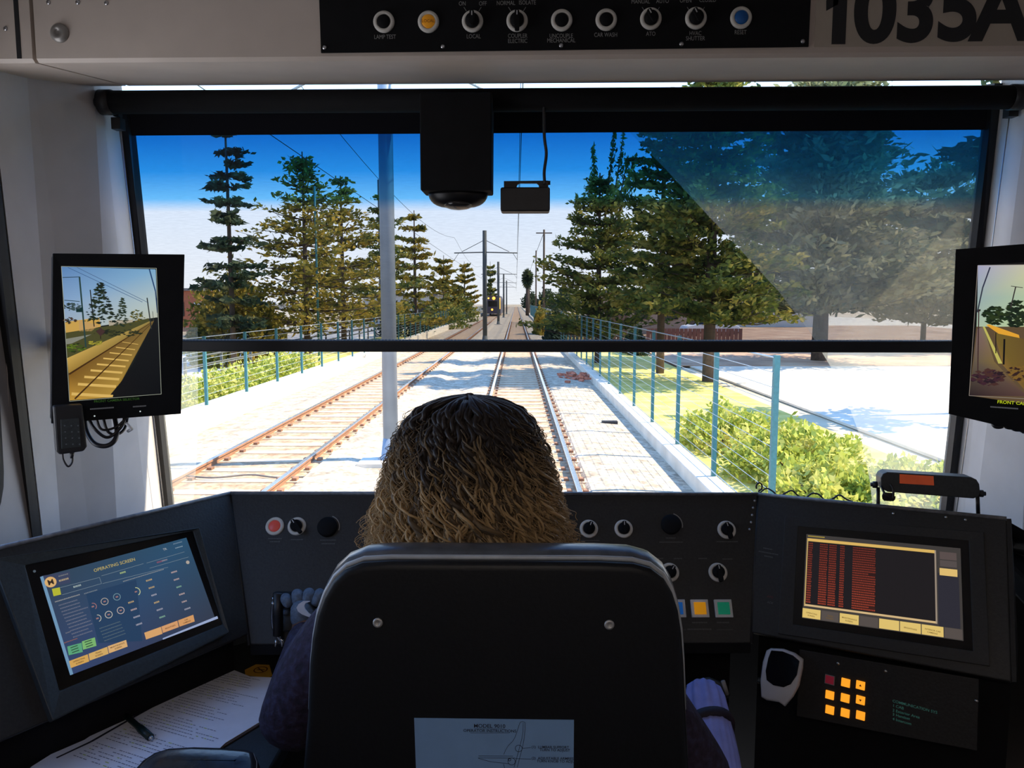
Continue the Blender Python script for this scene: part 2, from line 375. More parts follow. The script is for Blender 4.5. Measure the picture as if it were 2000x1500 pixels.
for u, v in ((95, 5), (152, 5), (208, 6), (11, 56)):
    b = MB(); q = hfr.px(u, v); b.lathe(Fr(hfr(*q), (0, -1, 0)), [(.0035, 0), (.003, .0015), (.0008, .002)], 12); b.build('screw', M_STEEL, header)

# number plate sticker
sfrm = Fr(hfr(0, 0, .0006), (0, -1, 0))
numb = thing('car_number_sticker', hfr(*hfr.px(1800, 50)), 'beige sticker with the big black number 1035A on the bulkhead', 'sign')
b = MB(); a0, b0 = hfr.px(1590, 92); a1, b1 = hfr.px(2060, 92)
b.slab(hfr, [(a0, b0), (a1, b0), (a1, .30), (a0, .30)], .0, .0007); b.build('sheet', mat('beige_vinyl_sheet', (.44, .38, .31), .55, var=.03), numb)
b = MB(); lfr = Fr(hfr(0, 0, .001), (0, -1, 0))
def glyph_at(ch, u, v, h_px, sxx=.98):
    a, bb = hfr.px(u, v); size = h_px / F * 1.24 / .72
    b.text(hfr, ch, a, bb, size, .0012, (.012, .012, .014, 1), al='CENTER', wt=.035, sx=sxx, res=10)
for ch, u, v in (('1', 1637, 81), ('0', 1706, 79), ('3', 1786, 77), ('5', 1868, 75), ('A', 1952, 75)): glyph_at(ch, u, v, 110)
b.poly(hfr, [hfr.px(*p) for p in ((1613, 2), (1613, 22), (1636, 9), (1640, -29))], .0012, (.012, .012, .014, 1))
b.build('lettering', M_PRINT, numb)

# ------------------------------------------------------------------ rings, knobs, buttons
INK = (.30, .30, .29, 1)
def knob(parent, fr, a, b_, kind, rad=.0145, cap=None, ang=0, lab=None, tail=.62):
    """a round control: satin bezel ring with a button, a lamp or a turning knob in it"""
    f2 = Fr(fr(a, b_), fr.n, fr.y)
    b = MB(); b.lathe(f2, [(rad * 1.12, 0), (rad * 1.12, .0015), (rad * 1.04, .0035), (rad * .80, .0042), (rad * .70, .003), (rad * .70, .0005)], 36)
    o = b.build({'push': 'push_button', 'lamp': 'indicator_lamp', 'turn': 'rotary_switch'}[kind], M_SATIN, parent)
    b = MB()
    if kind == 'turn':
        b.lathe(f2, [(rad * .70, .0), (rad * .70, .010), (rad * .62, .012), (rad * .05, .012)], 28)
        fg = Fr(f2(0, 0, 0), f2.n, f2.y * math.cos(ang) + f2.x * math.sin(ang))
        b.rslab(fg, -rad * .24, -rad * tail, rad * .24, rad * .75, rad * .15, .008, .0165)
        b.rect(fg, -.0008, rad * .25, .0008, rad * .68, .0168, m=1)
        b.build('knob', [M_MATTE, mat('white_index_mark', (.6, .6, .6))], o)
    else:
        b.lathe(f2, [(rad * .70, 0), (rad * .70, .0035), (rad * .60, .0048), (rad * .05, .0052)], 28); b.build('cap', cap or M_MATTE, o)
    if lab: sub(o, lab)
    return o
# black switch panel on the header
sw = thing('overhead_switch_panel', hfr(*hfr.px(1100, 50)), 'black control panel with nine round switches set in the bulkhead', 'control panel')
c0 = hfr.px(628, 104); c1 = hfr.px(1578, 92); c2 = hfr.px(1581, 0)
ytop = .30
b = MB(); b.slab(hfr, [c0, c1, (c1[0] + .002, ytop), (c0[0] - .003, ytop)], 0, .003); b.build('plate', M_MATTE, sw)
pfr = Fr(hfr(0, 0, .003), (0, -1, 0))
M_AMB = mat('amber_lens', (.80, .32, .01), .35, var=.08, emit=.10)
M_BLU = mat('blue_lens', (.003, .10, .36), .35, var=.08)
def P_(u, v): p = PP(u, v, pfr.o, pfr.n) - pfr.o; return (p.dot(pfr.x), p.dot(pfr.y))
spec = [(750, 43, 'push', None, 0, 'black push button over the words LAMP TEST'), (837, 43, 'lamp', M_AMB, 0, 'amber lit button'), (923, 42, 'turn', None, 0, None), (1010, 41, 'turn', None, 0, None),
        (1097, 40, 'push', None, 0, None), (1184, 39, 'push', None, 0, None), (1271, 37, 'turn', None, -.55, None), (1359, 36, 'turn', None, -.5, None), (1447, 35, 'push', M_BLU, 0, 'blue push button')]
for u, v, k, cp, an, lb in spec: knob(sw, pfr, *P_(u, v), k, .0145, cp, an, lb, 1.2 if u == 1010 else .62)
b = MB()
def tx(s_, u, v, size, ang=0, wt=0): a, bb = P_(u, v); b.text(pfr, s_, a, bb, size, .0004, INK, wt=wt, sx=.78, ang=ang)
for s_, u, v in (('LAMP TEST', 752, 76), ('LOCAL', 925, 75), ('COUPLER', 1011, 74), ('ELECTRIC', 1011, 84), ('UNCOUPLE', 1096, 74), ('MECHANICAL', 1096, 83), ('CAR WASH', 1183, 72), ('ATO', 1271, 70),
                  ('HVAC', 1358, 69), ('SHUTTER', 1358, 79), ('RESET', 1446, 67), ('ON', 903, 11), ('OFF', 943, 11), ('NORMAL', 988, 10), ('ISOLATE', 1030, 9), ('MANUAL', 1251, 7), ('AUTO', 1294, 6), ('OPEN', 1339, 5), ('CLOSED', 1382, 4)):
    tx(s_, u, v, .0088)
for u in (923, 1010, 1271, 1359):
    for sg in (-1, 1): a = P_(u + sg * 12, 22); c = P_(u + sg * 17, 14); b.line(pfr, a, c, .0008, .0004, INK)
b.build('lettering', M_PRINT, sw)
b = MB(); a, bb = P_(837, 46); b.text(pfr, 'LOCAL', a, bb, .0062, .0057, (.25, .07, .0, 1), wt=.01); b.build('lamp_lettering', M_PRINT, sw)
for u, v in ((634, 93), (865, 91), (1096, 89), (1331, 86), (1568, 81)):
    b = MB(); q = P_(u, v); b.lathe(Fr(pfr(*q), (0, -1, 0)), [(.0034, 0), (.003, .0016), (.0008, .002)], 12); b.build('screw', M_STEEL, sw)

# ------------------------------------------------------------------ roller blind
def off(d): return wfr.o + wfr.n * d
sh_o = off(.085); sfr2 = Fr(sh_o, wfr.n)
def SP(u, v): p = PP(u, v, sh_o, wfr.n) - sh_o; return (p.dot(sfr2.x), p.dot(sfr2.y))
blind = thing('roller_blind', sfr2(0, 0), 'black roller blind with see-through mesh pulled half down over the windshield', 'blind')
rl, rr_ = PP(208, 200, sh_o + wfr.n * .02, wfr.n), PP(1985, 190, sh_o + wfr.n * .02, wfr.n)
b = MB(); b.cyl(rl, rr_, .0215, 28); b.build('roller_tube', M_MATTE, blind)
for p, q in ((rl, -.012), (rr_, .012)):
    b = MB(); b.cyl(p + Vector((q * .9, 0, 0)), p - Vector((q, 0, 0)), .0235, 24); b.cyl(p + Vector((q * 1.6, 0, 0)), p + Vector((q * .5, 0, 0)), .012, 16); b.build('end_bracket', M_BLACK, blind)
fm = bpy.data.materials.new('open_weave_blind_mesh'); fm.use_nodes = True; t = fm.node_tree; t.nodes.remove(t.nodes['Principled BSDF'])
tr = t.nodes.new('ShaderNodeBsdfTransparent'); df = t.nodes.new('ShaderNodeBsdfDiffuse'); mx = t.nodes.new('ShaderNodeMixShader'); br = t.nodes.new('ShaderNodeTexNoise'); mr = t.nodes.new('ShaderNodeMapRange')
co = t.nodes.new('ShaderNodeTexCoord'); mp = t.nodes.new('ShaderNodeMapping'); mp.inputs['Scale'].default_value = (60, 60, 900); t.links.new(co.outputs['Object'], mp.inputs[0]); t.links.new(mp.outputs[0], br.inputs[0]); br.inputs['Scale'].default_value = 1
t.links.new(br.outputs[0], mr.inputs[0]); mr.inputs['To Min'].default_value = .62; mr.inputs['To Max'].default_value = .70
df.inputs[0].default_value = (.012, .012, .016, 1)
t.links.new(mr.outputs[0], mx.inputs[0]); t.links.new(tr.outputs[0], mx.inputs[1]); t.links.new(df.outputs[0], mx.inputs[2]); t.links.new(mx.outputs[0], t.nodes['Material Output'].inputs[0])
p0, p1, p2, p3 = SP(252, 205), SP(285, 668), SP(1906, 664), SP(1938, 195)
xl_, xr_b = p1[0], p2[0]
b = MB(); b.add([sfr2(*p1), sfr2(*p2), sfr2(*p3), sfr2(*p0)], [(0, 1, 2, 3)]); sub(b.build('mesh_fabric', fm, blind), 'grey see-through mesh fabric')
q0, q1, q2, q3 = SP(285, 663), SP(285, 685), SP(1906, 685), SP(1906, 663)
b = MB(); b.slab(sfr2, [(xl_, q0[1]), (xl_, q1[1]), (xr_b, q1[1]), (xr_b, q0[1])][::-1], -.006, .010); b.build('bottom_bar', M_BLACK, blind, bevel=.003)
stz = q0[1] + .0012
b = MB()
for k in range(240):
    a = xl_ + (xr_b - xl_) * (k + .5) / 240; b.rect(sfr2, a - .0012, stz, a + .0012, stz + .0014, .0105, (.5, .5, .52, 1))
b.build('stitching', M_PRINT, blind)
# guide cables
for (u0, v0, u1, v1, yb) in ((232, 240, 322, 1000, 0), (1973, 215, 1868, 1000, 0)):
    gc = MB(); P0_, P1_ = PP(u0, v0, sh_o, wfr.n), PP(u1, v1, sh_o + wfr.n * -.02, wfr.n)
    t_ = (P1_ - P0_); gc.tube([P0_, P0_ + t_ * .5, P1_], .0011, 6, 0); gc.build('guide_cable', M_STEEL, blind)
    gc = MB(); gc.box(P0_ + Vector((0, -.002, -.003)), (.018, .02, .022)); gc.box(P0_ + Vector((0, -.002, .022)), (.010, .016, .022)); gc.build('cable_clamp', M_BLACK, blind)

# ------------------------------------------------------------------ camera housing hanging from the header, small camera on its cord
Yd = 1.46
dome = thing('dome_camera', PY(890, 300, Yd), 'large black camera housing with a rounded dome hanging before the blind', 'camera')
dfr = Fr(PY(890, 300, Yd), (0, -1, 0))
b = MB(); q = [dfr.px(*p) for p in ((819, 180), (821, 372), (960, 372), (961, 180))][::-1]; b.slab(dfr, q, -.075, 0); b.build('housing', M_MATTE, dome, bevel=.003)
rx = (dfr.px(951, 372)[0] - dfr.px(831, 372)[0]) / 2; cx = (dfr.px(951, 372)[0] + dfr.px(831, 372)[0]) / 2; zt = dfr.px(890, 371)[1]; hh = zt - dfr.px(890, 401)[1]
rings = []
for k in range(9):
    t_ = k / 8 * math.pi / 2; rr2 = rx * (math.cos(t_) ** .55 if k < 8 else .02); zz_ = -hh * math.sin(t_)
    rings.append([dfr(cx + rr2 * math.cos(a), zt + zz_, -.040 + rr2 * .62 * math.sin(a)) for a in [2 * math.pi * i / 36 for i in range(36)]])
b = MB(); b.loft(rings, 0); b.build('dome', mat('smoked_dome', (.004, .004, .005), .35, spec=.3), dome)
b = MB(); q = dfr.px(892, 395); b.ball(dfr(q[0], q[1], -.035), (.030, .03, .010), 0); b.build('lens', mat('lens_glass', (.02, .018, .018), .05), dome)
sc = thing('small_camera', PY(1026, 380, 1.5), 'small black box camera hanging by its cord in front of the mesh blind', 'camera')
cfr = Fr(PY(1026, 380, 1.5), (0, -1, 0))
def C_(u, v): return cfr.px(u, v)
b = MB(); a0, b0 = C_(978, 414); a1, b1 = C_(1074, 367); b.rslab(cfr, a0, b0, a1, b1, .004, -.03, .012, 0, .002); b.build('body', M_BLACK, sc)
b = MB(); o_ = [C_(*p) for p in ((984, 369), (984, 353), (1072, 352), (1072, 367))]; 
b.slab(cfr, [C_(984, 369), C_(1010, 369), C_(1009, 363), C_(1011, 359), C_(1015, 357), C_(1048, 357), C_(1052, 360), C_(1053, 365), C_(1051, 369), C_(1071, 369), C_(1071, 352), C_(984, 353)], -.012, -.004); b.build('bracket', M_BLACK, sc)
b = MB(); pts = smooth_path([cfr(*C_(1064, 360)), cfr(*C_(1063, 335)), cfr(*C_(1067, 300)), cfr(*C_(1063, 262)), cfr(*C_(1062, 175))]); b.tube(pts, .0030, 8); b.build('cord', M_BLACK, sc)
b = MB(); q = C_(1072, 356); b.lathe(Fr(cfr(q[0], q[1], -.008), (1, 0, 0)), [(.004, -.003), (.004, .003)], 12); b.build('thumb_screw', M_BLACK, sc)
# ================================================================== driver's console
Lp = Vector((-.796, 1.192, 1.054)); Ln = Vector((.714, -.473, .516))
Rp = Vector((.542, 1.473, 1.05)); Rn = Vector((-.468, -.715, .519))
LF = Fr(Lp, Ln); RF = Fr(Rp, Rn)
K1 = PP(450, 963, Lp, Ln); K2 = PP(1480, 965, Rp, Rn)
cx_ = (K2 - K1).normalized(); cup = Vector((0, .51, .86)); cup = (cup - cx_ * cup.dot(cx_)).normalized()
CN = cx_.cross(cup); CN = CN if CN.y < 0 else -CN
CF = Fr((K1 + K2) / 2, CN)
def mitre(n1, n2, p, z):
    d = n1.cross(n2).normalized(); return p + d * ((z - p.z) / d.z)
zb, zc = .872, PP(900, 1258, K1, CN).z
J1, J2 = mitre(LF.n, CF.n, K1, zc), mitre(RF.n, CF.n, K2, zc)
J1s, J2s = mitre(LF.n, CF.n, K1, zb), mitre(RF.n, CF.n, K2, zb)
LE = PP(-60, 1093, Lp, Ln); LE.z = K1.z; RE = PP(1966, 1013, Rp, Rn)
LEb = PP(-15, 1455, Lp, Ln); REb = PP(1976, 1332, Rp, Rn)
console = thing('driver_console', (0, 1.6, 0), 'black wrap-around driving console under the windshield with round switches', 'console')
# deck behind the top edge
dk = [LE, K1, K2, RE, Vector((1.03, 1.42, 1.02)), Vector((1.00, 1.745, .985)), Vector((-.86, 1.745, .985)), Vector((-.90, 1.33, 1.02))]
b = MB(); P6 = [p - Vector((0, 0, .003)) for p in dk]; b.add(P6, [(0, 1, 6, 7), (1, 2, 5, 6), (2, 3, 4, 5)]); b.add([p - Vector((0, 0, .02)) for p in P6], [(7, 6, 1, 0), (6, 5, 2, 1), (5, 4, 3, 2)]); b.build('top_deck', M_CONS, console)
def facepanel(name, pts, n, m, th=.018):
    b = MB(); b.prism(pts, -n * th); return b.build(name, m, console, bevel=.0025)
sub(facepanel('centre_panel', [K1, K2, J2, J1], CF.n, M_CONS), 'sloping centre switch panel')
sub(facepanel('left_panel', [LE, K1, J1s, LEb], LF.n, M_CONS), 'sloping panel on the left, round the operating screen')
sub(facepanel('right_panel', [K2, RE, REb, J2s], RF.n, M_CONS), 'sloping panel on the right, round the event list screen')
b = MB()
for p, q in ((LE, K1), (K1, K2), (K2, RE)): b.tube([p, q], .0038, 10)
for p, q, n_ in ((K1, J1, LF.n), (K2, J2, RF.n)): b.tube([p - n_ * .003, q - n_ * .003], .0036, 8, 1)
b.build('edge_trim', [mat('sunlit_console_edge', (.14, .145, .16), .35, var=.4, scale=80), M_CONS], console)  # top edge coloured lighter to hold the line of sun and sky light
# lower carcass
b = MB()
for p, q, inn in ((LEb, J1s, -LF.n), (J2s, REb, -RF.n)):
    i = Vector((inn.x, inn.y, 0)).normalized() * .05
    b.prism([p + i, q + i, Vector(((q + i).x, (q + i).y, .02)), Vector(((p + i).x, (p + i).y, .02))], i * .4)
i = Vector((0, .14, 0)); b.prism([J1 + i, J2 + i, Vector(((J2 + i).x, (J2 + i).y, .02)), Vector(((J1 + i).x, (J1 + i).y, .02))], (0, .02, 0))
b.build('lower_panel', M_MATTE, console)
b = MB(); b.prism([J1, J2, J2 + i, J1 + i], (0, 0, -.02)); b.build('knee_shelf', M_MATTE, console)
# right end cheek
b = MB(); bk = Vector((.09, .14, 0)); dz_ = Vector((0, 0, .045)); b.prism([RE, RE + bk - dz_, REb + bk * .9, REb], Vector((.008, 0, 0))); b.build('end_cheek', M_CONS, console)
# gusset between centre and worktop, left
b = MB(); a_ = CF.px(500, 1092); 
# switches on the centre panel
def CP(u, v): return CF.px(u, v)
M_RED = mat('red_lens', (.40, .05, .04), .4, var=.08, emit=.25)
M_RING = M_SATIN
for u, v, k, cp, an, lb in ((537, 1028, 'push', M_RED, 0, 'red push button in a satin ring'), (580, 1028, 'turn', None, -.64, None),
        (1150, 1033, 'turn', None, .4, None), (1218, 1033, 'turn', None, 0, None), (1419, 1035, 'turn', None, -.2, None), (1308, 1118, 'turn', None, .6, None), (1402, 1118, 'turn', None, -.1, None)):
    knob(console, CF, *CP(u, v), k, .0166, cp, an, lb, .62 if u in (1150, 1218) else 1.2)
DIM = (.10, .10, .10, 1)
for (u, v, lab) in ((640, 1030, 'left'), (1310, 1025, 'right')):     # the two pointer dials
    q = CP(u, v); f2 = Fr(CF(*q), CF.n, CF.y); b = MB()
    b.lathe(f2, [(.020, 0), (.020, .006), (.017, .010), (.002, .0105)], 32); b.build('selector_dial', M_MATTE, console)
    b = MB(); b.ring(f2, 0, 0, .0245, .0228, .0008, (.32, .32, .31, 1), a0=R(-15), a1=R(72)); b.build('dial_scale', M_PRINT, console)
q = CP(1192, 1097); f2 = Fr(CF(*q), CF.n, CF.y); b = MB(); b.lathe(f2, [(.012, 0), (.012, .012), (.021, .016), (.021, .022), (.016, .026), (.002, .028)], 32)
es = b.build('emergency_stop_button', mat('emergency_red', (.42, .02, .02), .4, emit=.12), console); sub(es, 'red mushroom stop button just over the seat top')
b = MB()
for k in range(3): b.ring(f2, 0, 0, .0175, .0145, .0268, (.75, .4, .38, 1), a0=R(90 + 120 * k - 38), a1=R(90 + 120 * k + 38), seg=12)
b.build('arrow_marks', M_PRINT, es)
# row of square lit buttons on a raised strip
a0, b0 = CP(1235, 1222); a1, b1 = CP(1447, 1158)
for u, c, lb in ((1321, (.004, .11, .42), 'blue square push button'), (1366, (.82, .33, .005), 'amber square push button'), (1412, (.004, .22, .12), 'green square push button')):
    a, bb = CP(u, 1189); s_ = .0168
    b = MB(); b.slab(CF, [(a - s_, bb - s_), (a + s_, bb - s_), (a + s_, bb + s_), (a - s_, bb + s_)], 0, .006); o = b.build('square_button', mat('white_button_frame', (.62, .62, .62), .5), console, bevel=.0008); sub(o, lb + ' with a white frame')
    s_ *= .68; b = MB(); b.slab(CF, [(a - s_, bb - s_), (a + s_, bb - s_), (a + s_, bb + s_), (a - s_, bb + s_)], .005, .0078); b.build('lens', mat(lb.split()[0] + '_square_lens', c, .35, var=.06, emit=.3), o, bevel=.0008)
b = MB()                                 # small grey legends, too small to read, as worn print
def dash(f, u, v, w, h=.0022, c=DIM, n=3):
    a, bb = f.px(u, v)
    rnd = random.Random(int(u * 7 + v)); x = a - w / 2
    while x < a + w / 2:
        l = rnd.uniform(.0012, .0026); b.rect(f, x, bb - h / 2, x + l, bb + h / 2, .0006, c); x += l + .0007
for u, v, w in ((537, 1052, .026), (537, 1058, .020), (580, 1054, .024), (640, 1055, .03), (640, 1062, .024), (1150, 1056, .040), (1310, 1051, .02), (1310, 1059, .046), (1420, 1058, .042),
                (1288, 1091, .014), (1323, 1091, .014), (1372, 1091, .016), (1420, 1092, .018), (1500, 1072, .018), (1500, 1080, .036), (1500, 1087, .014), (1366, 1216, .028), (1412, 1216, .024), (1366, 1229, .046)):
    dash(CF if u < 1470 else RF, u, v, w)
for u0, u1 in ((1315, 1340), (1400, 1432)): b.line(CF, CP(u0, 1230), CP(u1, 1230), .0007, .0006, DIM)
b.build('legends', M_PRINT, console)
for k, (u, v) in enumerate(((1474, 978), (1471, 992), (1469, 1006), (1467, 1020), (1464, 1034))):
    b = MB(); q = CP(u, v); b.lathe(Fr(CF(*q), CF.n, CF.y), [(.0026, 0), (.0022, .0012), (.0006, .0016)], 10); b.build('screw', M_STEEL, console)
for u, v in ((1745, 1003), (1848, 1010), (1886, 1015)):
    b = MB(); q = RF.px(u, v); b.lathe(Fr(RF(*q), RF.n, RF.y), [(.0026, 0), (.0022, .0012), (.0006, .0016)], 10); b.build('screw', M_STEEL, console)
b = MB(); q = RF.px(1504, 1168); b.text(RF, 'ATO', q[0], q[1], .0055, .0006, (.18, .02, .02, 1)); q = RF.px(1504, 1179); b.text(RF, 'ACK', q[0], q[1], .0055, .0006, (.14, .14, .14, 1)); b.build('lettering', M_PRINT, console)

# ------------------------------------------------------------------ left display
def quadmap(f, cs):
    q = [f.px(*c) for c in cs]
    def g(a, t):
        tx_ = [q[0][i] + (q[1][i] - q[0][i]) * a for i in (0, 1)]; bx_ = [q[3][i] + (q[2][i] - q[3][i]) * a for i in (0, 1)]
        return (tx_[0] + (bx_[0] - tx_[0]) * t, tx_[1] + (bx_[1] - tx_[1]) * t)
    return g
def frame_with_hole(b, f, outer, inner, h0, h1, hin=None):
    hin = h1 if hin is None else hin
    v = [f(*p, h0) for p in outer] + [f(*p, h1) for p in outer] + [f(*p, hin) for p in inner] + [f(*p, h0) for p in inner]; n = len(outer); fs = []
    for k in range(3): fs += [(k * n + i, k * n + (i + 1) % n, (k + 1) * n + (i + 1) % n, (k + 1) * n + i) for i in range(n)]
    b.add(v, fs)
ld = thing('operating_display', LF(.1, -.1), 'left touch display showing the OPERATING SCREEN page in a grey housing', 'screen')
outer = LF.pxs([(-22, 1097), (383, 1035), (441, 1240), (96, 1412)]); inner = LF.pxs([(47, 1110), (371, 1036), (429, 1218), (114, 1345)])
inner = LF.pxs([(45, 1108), (372, 1040), (430, 1222), (112, 1352)])
b = MB(); frame_with_hole(b, LF, outer, inner, .0, .014, .010); b.build('housing', M_POD, ld, bevel=.002)
b = MB(); b.slab(LF, inner, .001, .008); b.build('bezel_glass', M_GLASSK, ld)
LS = Fr(LF(0, 0, .0085), LF.n); 
def lpx(X, Y): return LS.px(40 + X / 5, 1020 + Y / 5)
g = quadmap(LS, [(78, 1127), (364, 1050), (421, 1210), (137, 1319)])
b = MB(); k_ = lambda r, g_, b_: s2l((r, g_, b_))
b.poly(LS, [g(0, 0), g(1, 0), g(1, 1), g(0, 1)], .0, [k_(50, 66, 84), k_(42, 78, 106), k_(52, 58, 74), k_(52, 66, 104)])
b.poly(LS, [g(0, 0), g(.018, 0), g(.018, 1), g(0, 1)], .0004, k_(108, 146, 178))  # pale left bar: reflection on the bezel edge, painted into the screen
b.poly(LS, [g(.6, .985), g(1.02, .97), g(1.02, 1.0), g(.6, 1.0)], .0004, k_(150, 165, 200))  # bottom bar, likewise a painted bezel reflection
for c4, c in ((((205, 525), (480, 480), (490, 590), (230, 650)), (58, 66, 92)), (((640, 700), (1130, 560), (1190, 1160), (760, 1180)), (38, 62, 92))):
    b.poly(LS, [lpx(*p) for p in c4], .0003, k_(*c))
def lt(s_, X, Y, sz, c=(170, 150, 100), wt=.01, al='CENTER'): a, bb = lpx(X, Y); b.text(LS, s_, a, bb, sz, .0007, k_(*c), al=al, wt=wt)
lt('OPERATING SCREEN', 925, 430, .0078, (176, 160, 96))
q = lpx(293, 585); b.ring(LS, q[0], q[1], .0088, 0, .0005, k_(214, 170, 110)); b.text(LS, 'M', q[0], q[1] - .0045, .0125, .0008, k_(52, 40, 30), wt=.018)
b.poly(LS, [lpx(305, 652), lpx(382, 636), lpx(396, 706), lpx(322, 724)], .0005, k_(176, 178, 50))
for p in (((385, 640), (770, 540)), ((405, 710), (790, 600)), ((770, 540), (790, 600)), ((790, 525), (1200, 405)), ((800, 600), (1440, 440)), ((1230, 400), (1600, 290)), ((1260, 450), (1640, 340))):
    b.line(LS, lpx(*p[0]), lpx(*p[1]), .0007, .0006, k_(112, 128, 140))
rnd = random.Random(3)
def ltext_line(X0, Y0, L, c, h=.0018):
    a, bb = lpx(X0, Y0); x = a
    while x < a + L: l = rnd.uniform(.001, .0022); b.rect(LS, x, bb - h / 2, x + l, bb + h / 2, .0007, k_(*c)); x += l + .0006
ltext_line(335, 780, .038, (140, 140, 140)); ltext_line(620, 700, .02, (110, 120, 130)); ltext_line(1000, 580, .075, (130, 135, 140), .0015)
ltext_line(370, 530, .014, (120, 120, 120)); ltext_line(375, 575, .014, (170, 150, 120), .003); ltext_line(515, 635, .012, (150, 165, 165), .003); ltext_line(970, 500, .010, (150, 170, 120), .003)
for k in range(11): ltext_line(372 + k * 14, 815 + k * 31, .034 + rnd.uniform(-.012, .006), (102, 106, 124))
ltext_line(440, 1085, .006, (110, 110, 120))
for k in range(5): ltext_line(770 + k * 12, 1040 + k * 30, .034, (84, 100, 110), .0014)
ltext_line(425, 1180, .02, (140, 90, 80), .0014)
for cx0, cy0, n_ in ((1225, 575, 6), (1470, 495, 6), (1050, 790, 4)):
    for k in range(n_): ltext_line(cx0 + k * 26, cy0 + k * 72, .010, rnd.choice([(170, 150, 150), (120, 160, 140), (150, 150, 165), (175, 150, 110)]), .0028)
for cx0, cy0, a0, a1, cc in ((820, 775, 0, 360, (170, 160, 150)), (940, 730, 0, 360, (110, 140, 150)), (1125, 680, -70, 80, (200, 205, 150)), (705, 825, -60, 90, (160, 110, 110)), (750, 940, -80, 80, (180, 180, 170)), (860, 903, 0, 360, (185, 180, 170)), (977, 862, 0, 360, (185, 170, 165))):
    q = lpx(cx0, cy0); rr3 = .0078 if cx0 == 1125 else .0062
    b.ring(LS, q[0], q[1], rr3, rr3 - .0011, .0007, k_(*cc), a0=R(a0), a1=R(a1)); b.rect(LS, q[0] - .002, q[1] - .0012, q[0] + .002, q[1] + .0012, .0007, k_(150, 110, 110))
q = lpx(1632, 392); b.ring(LS, q[0], q[1], .0034, 0, .0006, k_(170, 160, 150)); lt('TR', 1412, 275, .006, (160, 165, 170)); ltext_line(1490, 215, .016, (110, 130, 150)); ltext_line(1510, 255, .014, (130, 150, 165))
ltext_line(1330, 395, .009, (130, 80, 100), .003); ltext_line(1380, 380, .010, (140, 130, 140), .0025)
for c4, c, tx2 in ((((455, 1215), (595, 1178), (607, 1268), (470, 1300)), (88, 160, 118), None), (((598, 1165), (725, 1125), (741, 1208), (610, 1246)), (120, 176, 108), None),
        (((473, 1357), (655, 1290), (670, 1360), (490, 1425)), (206, 160, 84), 'OPERATING\nSCREEN'), (((663, 1286), (845, 1217), (860, 1285), (675, 1352)), (206, 166, 98), 'TRAIN\nSCREEN'), (((850, 1212), (1030, 1150), (1045, 1215), (865, 1281)), (212, 168, 112), 'MAINTENANCE\nSCREEN'),
        (((1207, 1080), (1370, 1022), (1386, 1090), (1225, 1146)), (212, 160, 104), None), (((1374, 1020), (1530, 962), (1545, 1025), (1390, 1082)), (208, 152, 104), 'BRIGHTNESS'), (((1536, 960), (1686, 904), (1700, 970), (1552, 1021)), (206, 150, 96), 'CAR\nCAMERAS')):
    pp_ = [lpx(*p) for p in c4]; b.poly(LS, pp_, .0006, k_(*c))
    if tx2:
        mx_ = sum(p[0] for p in pp_) / 4; my = sum(p[1] for p in pp_) / 4
        for i_, w_ in enumerate(tx2.split('\n')): b.text(LS, w_, mx_, my + (.0008 if '\n' in tx2 else -.0015) - i_ * .0042, .0034, .0009, k_(80, 50, 30), wt=.01)
    elif c[1] > 159 and c[0] < 125:
        for i_ in range(3): mx_ = sum(p[0] for p in pp_) / 4; my = sum(p[1] for p in pp_) / 4; b.rect(LS, mx_ - .006, my - .0045 + i_ * .004, mx_ + .005, my - .0030 + i_ * .004, .0009, k_(50, 80, 60))
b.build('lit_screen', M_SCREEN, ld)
b = MB(); q = LS.px(67, 1116); b.ring(LS, q[0], q[1], .0022, 0, .0006, (.35, .4, .38, 1)); b.build('badge', M_PRINT, ld)
q = LF.px(304, 1310)

# ------------------------------------------------------------------ right display
rd = thing('event_display', RF(.1, -.1), 'right touch display with rows of red text and yellow buttons', 'screen')
gi = quadmap(RF, [(1575, 1043), (1876, 1071), (1882, 1252), (1567, 1207)])
rec = [gi(-.06, -.08), gi(1.05, -.09), gi(1.05, 1.09), gi(-.06, 1.09)]
b = MB(); frame_with_hole(b, RF, [gi(-.16, -.2), gi(1.14, -.2), gi(1.14, 1.22), gi(-.16, 1.22)], rec, .0, .004, .003); b.build('housing', M_CONS, rd, bevel=.001)
b = MB(); b.slab(RF, rec, .0005, .0025); b.build('bezel_glass', M_GLASSK, rd)
RS = Fr(RF(0, 0, .003), RF.n); g = quadmap(RS, [(1575, 1043), (1876, 1071), (1882, 1252), (1567, 1207)])
def gp(a0, t0, a1, t1, h, c): b.poly(RS, [g(a0, t0), g(a1, t0), g(a1, t1), g(a0, t1)], h, k_(*c))
b = MB(); gp(0, 0, 1, 1, .0, (62, 58, 56)); gp(.012, .06, .845, .86, .0003, (30, 27, 29)); gp(.86, .30, .985, .88, .0003, (44, 43, 52))
gp(.012, .05, .845, .085, .0006, (214, 176, 96)); gp(.008, .05, .016, .86, .0006, (190, 160, 100)); gp(.012, .835, .85, .858, .0006, (206, 176, 128)); gp(.843, .05, .853, .86, .0006, (150, 135, 120)); gp(.012, .015, .13, .03, .0006, (150, 130, 60))
rnd = random.Random(5)
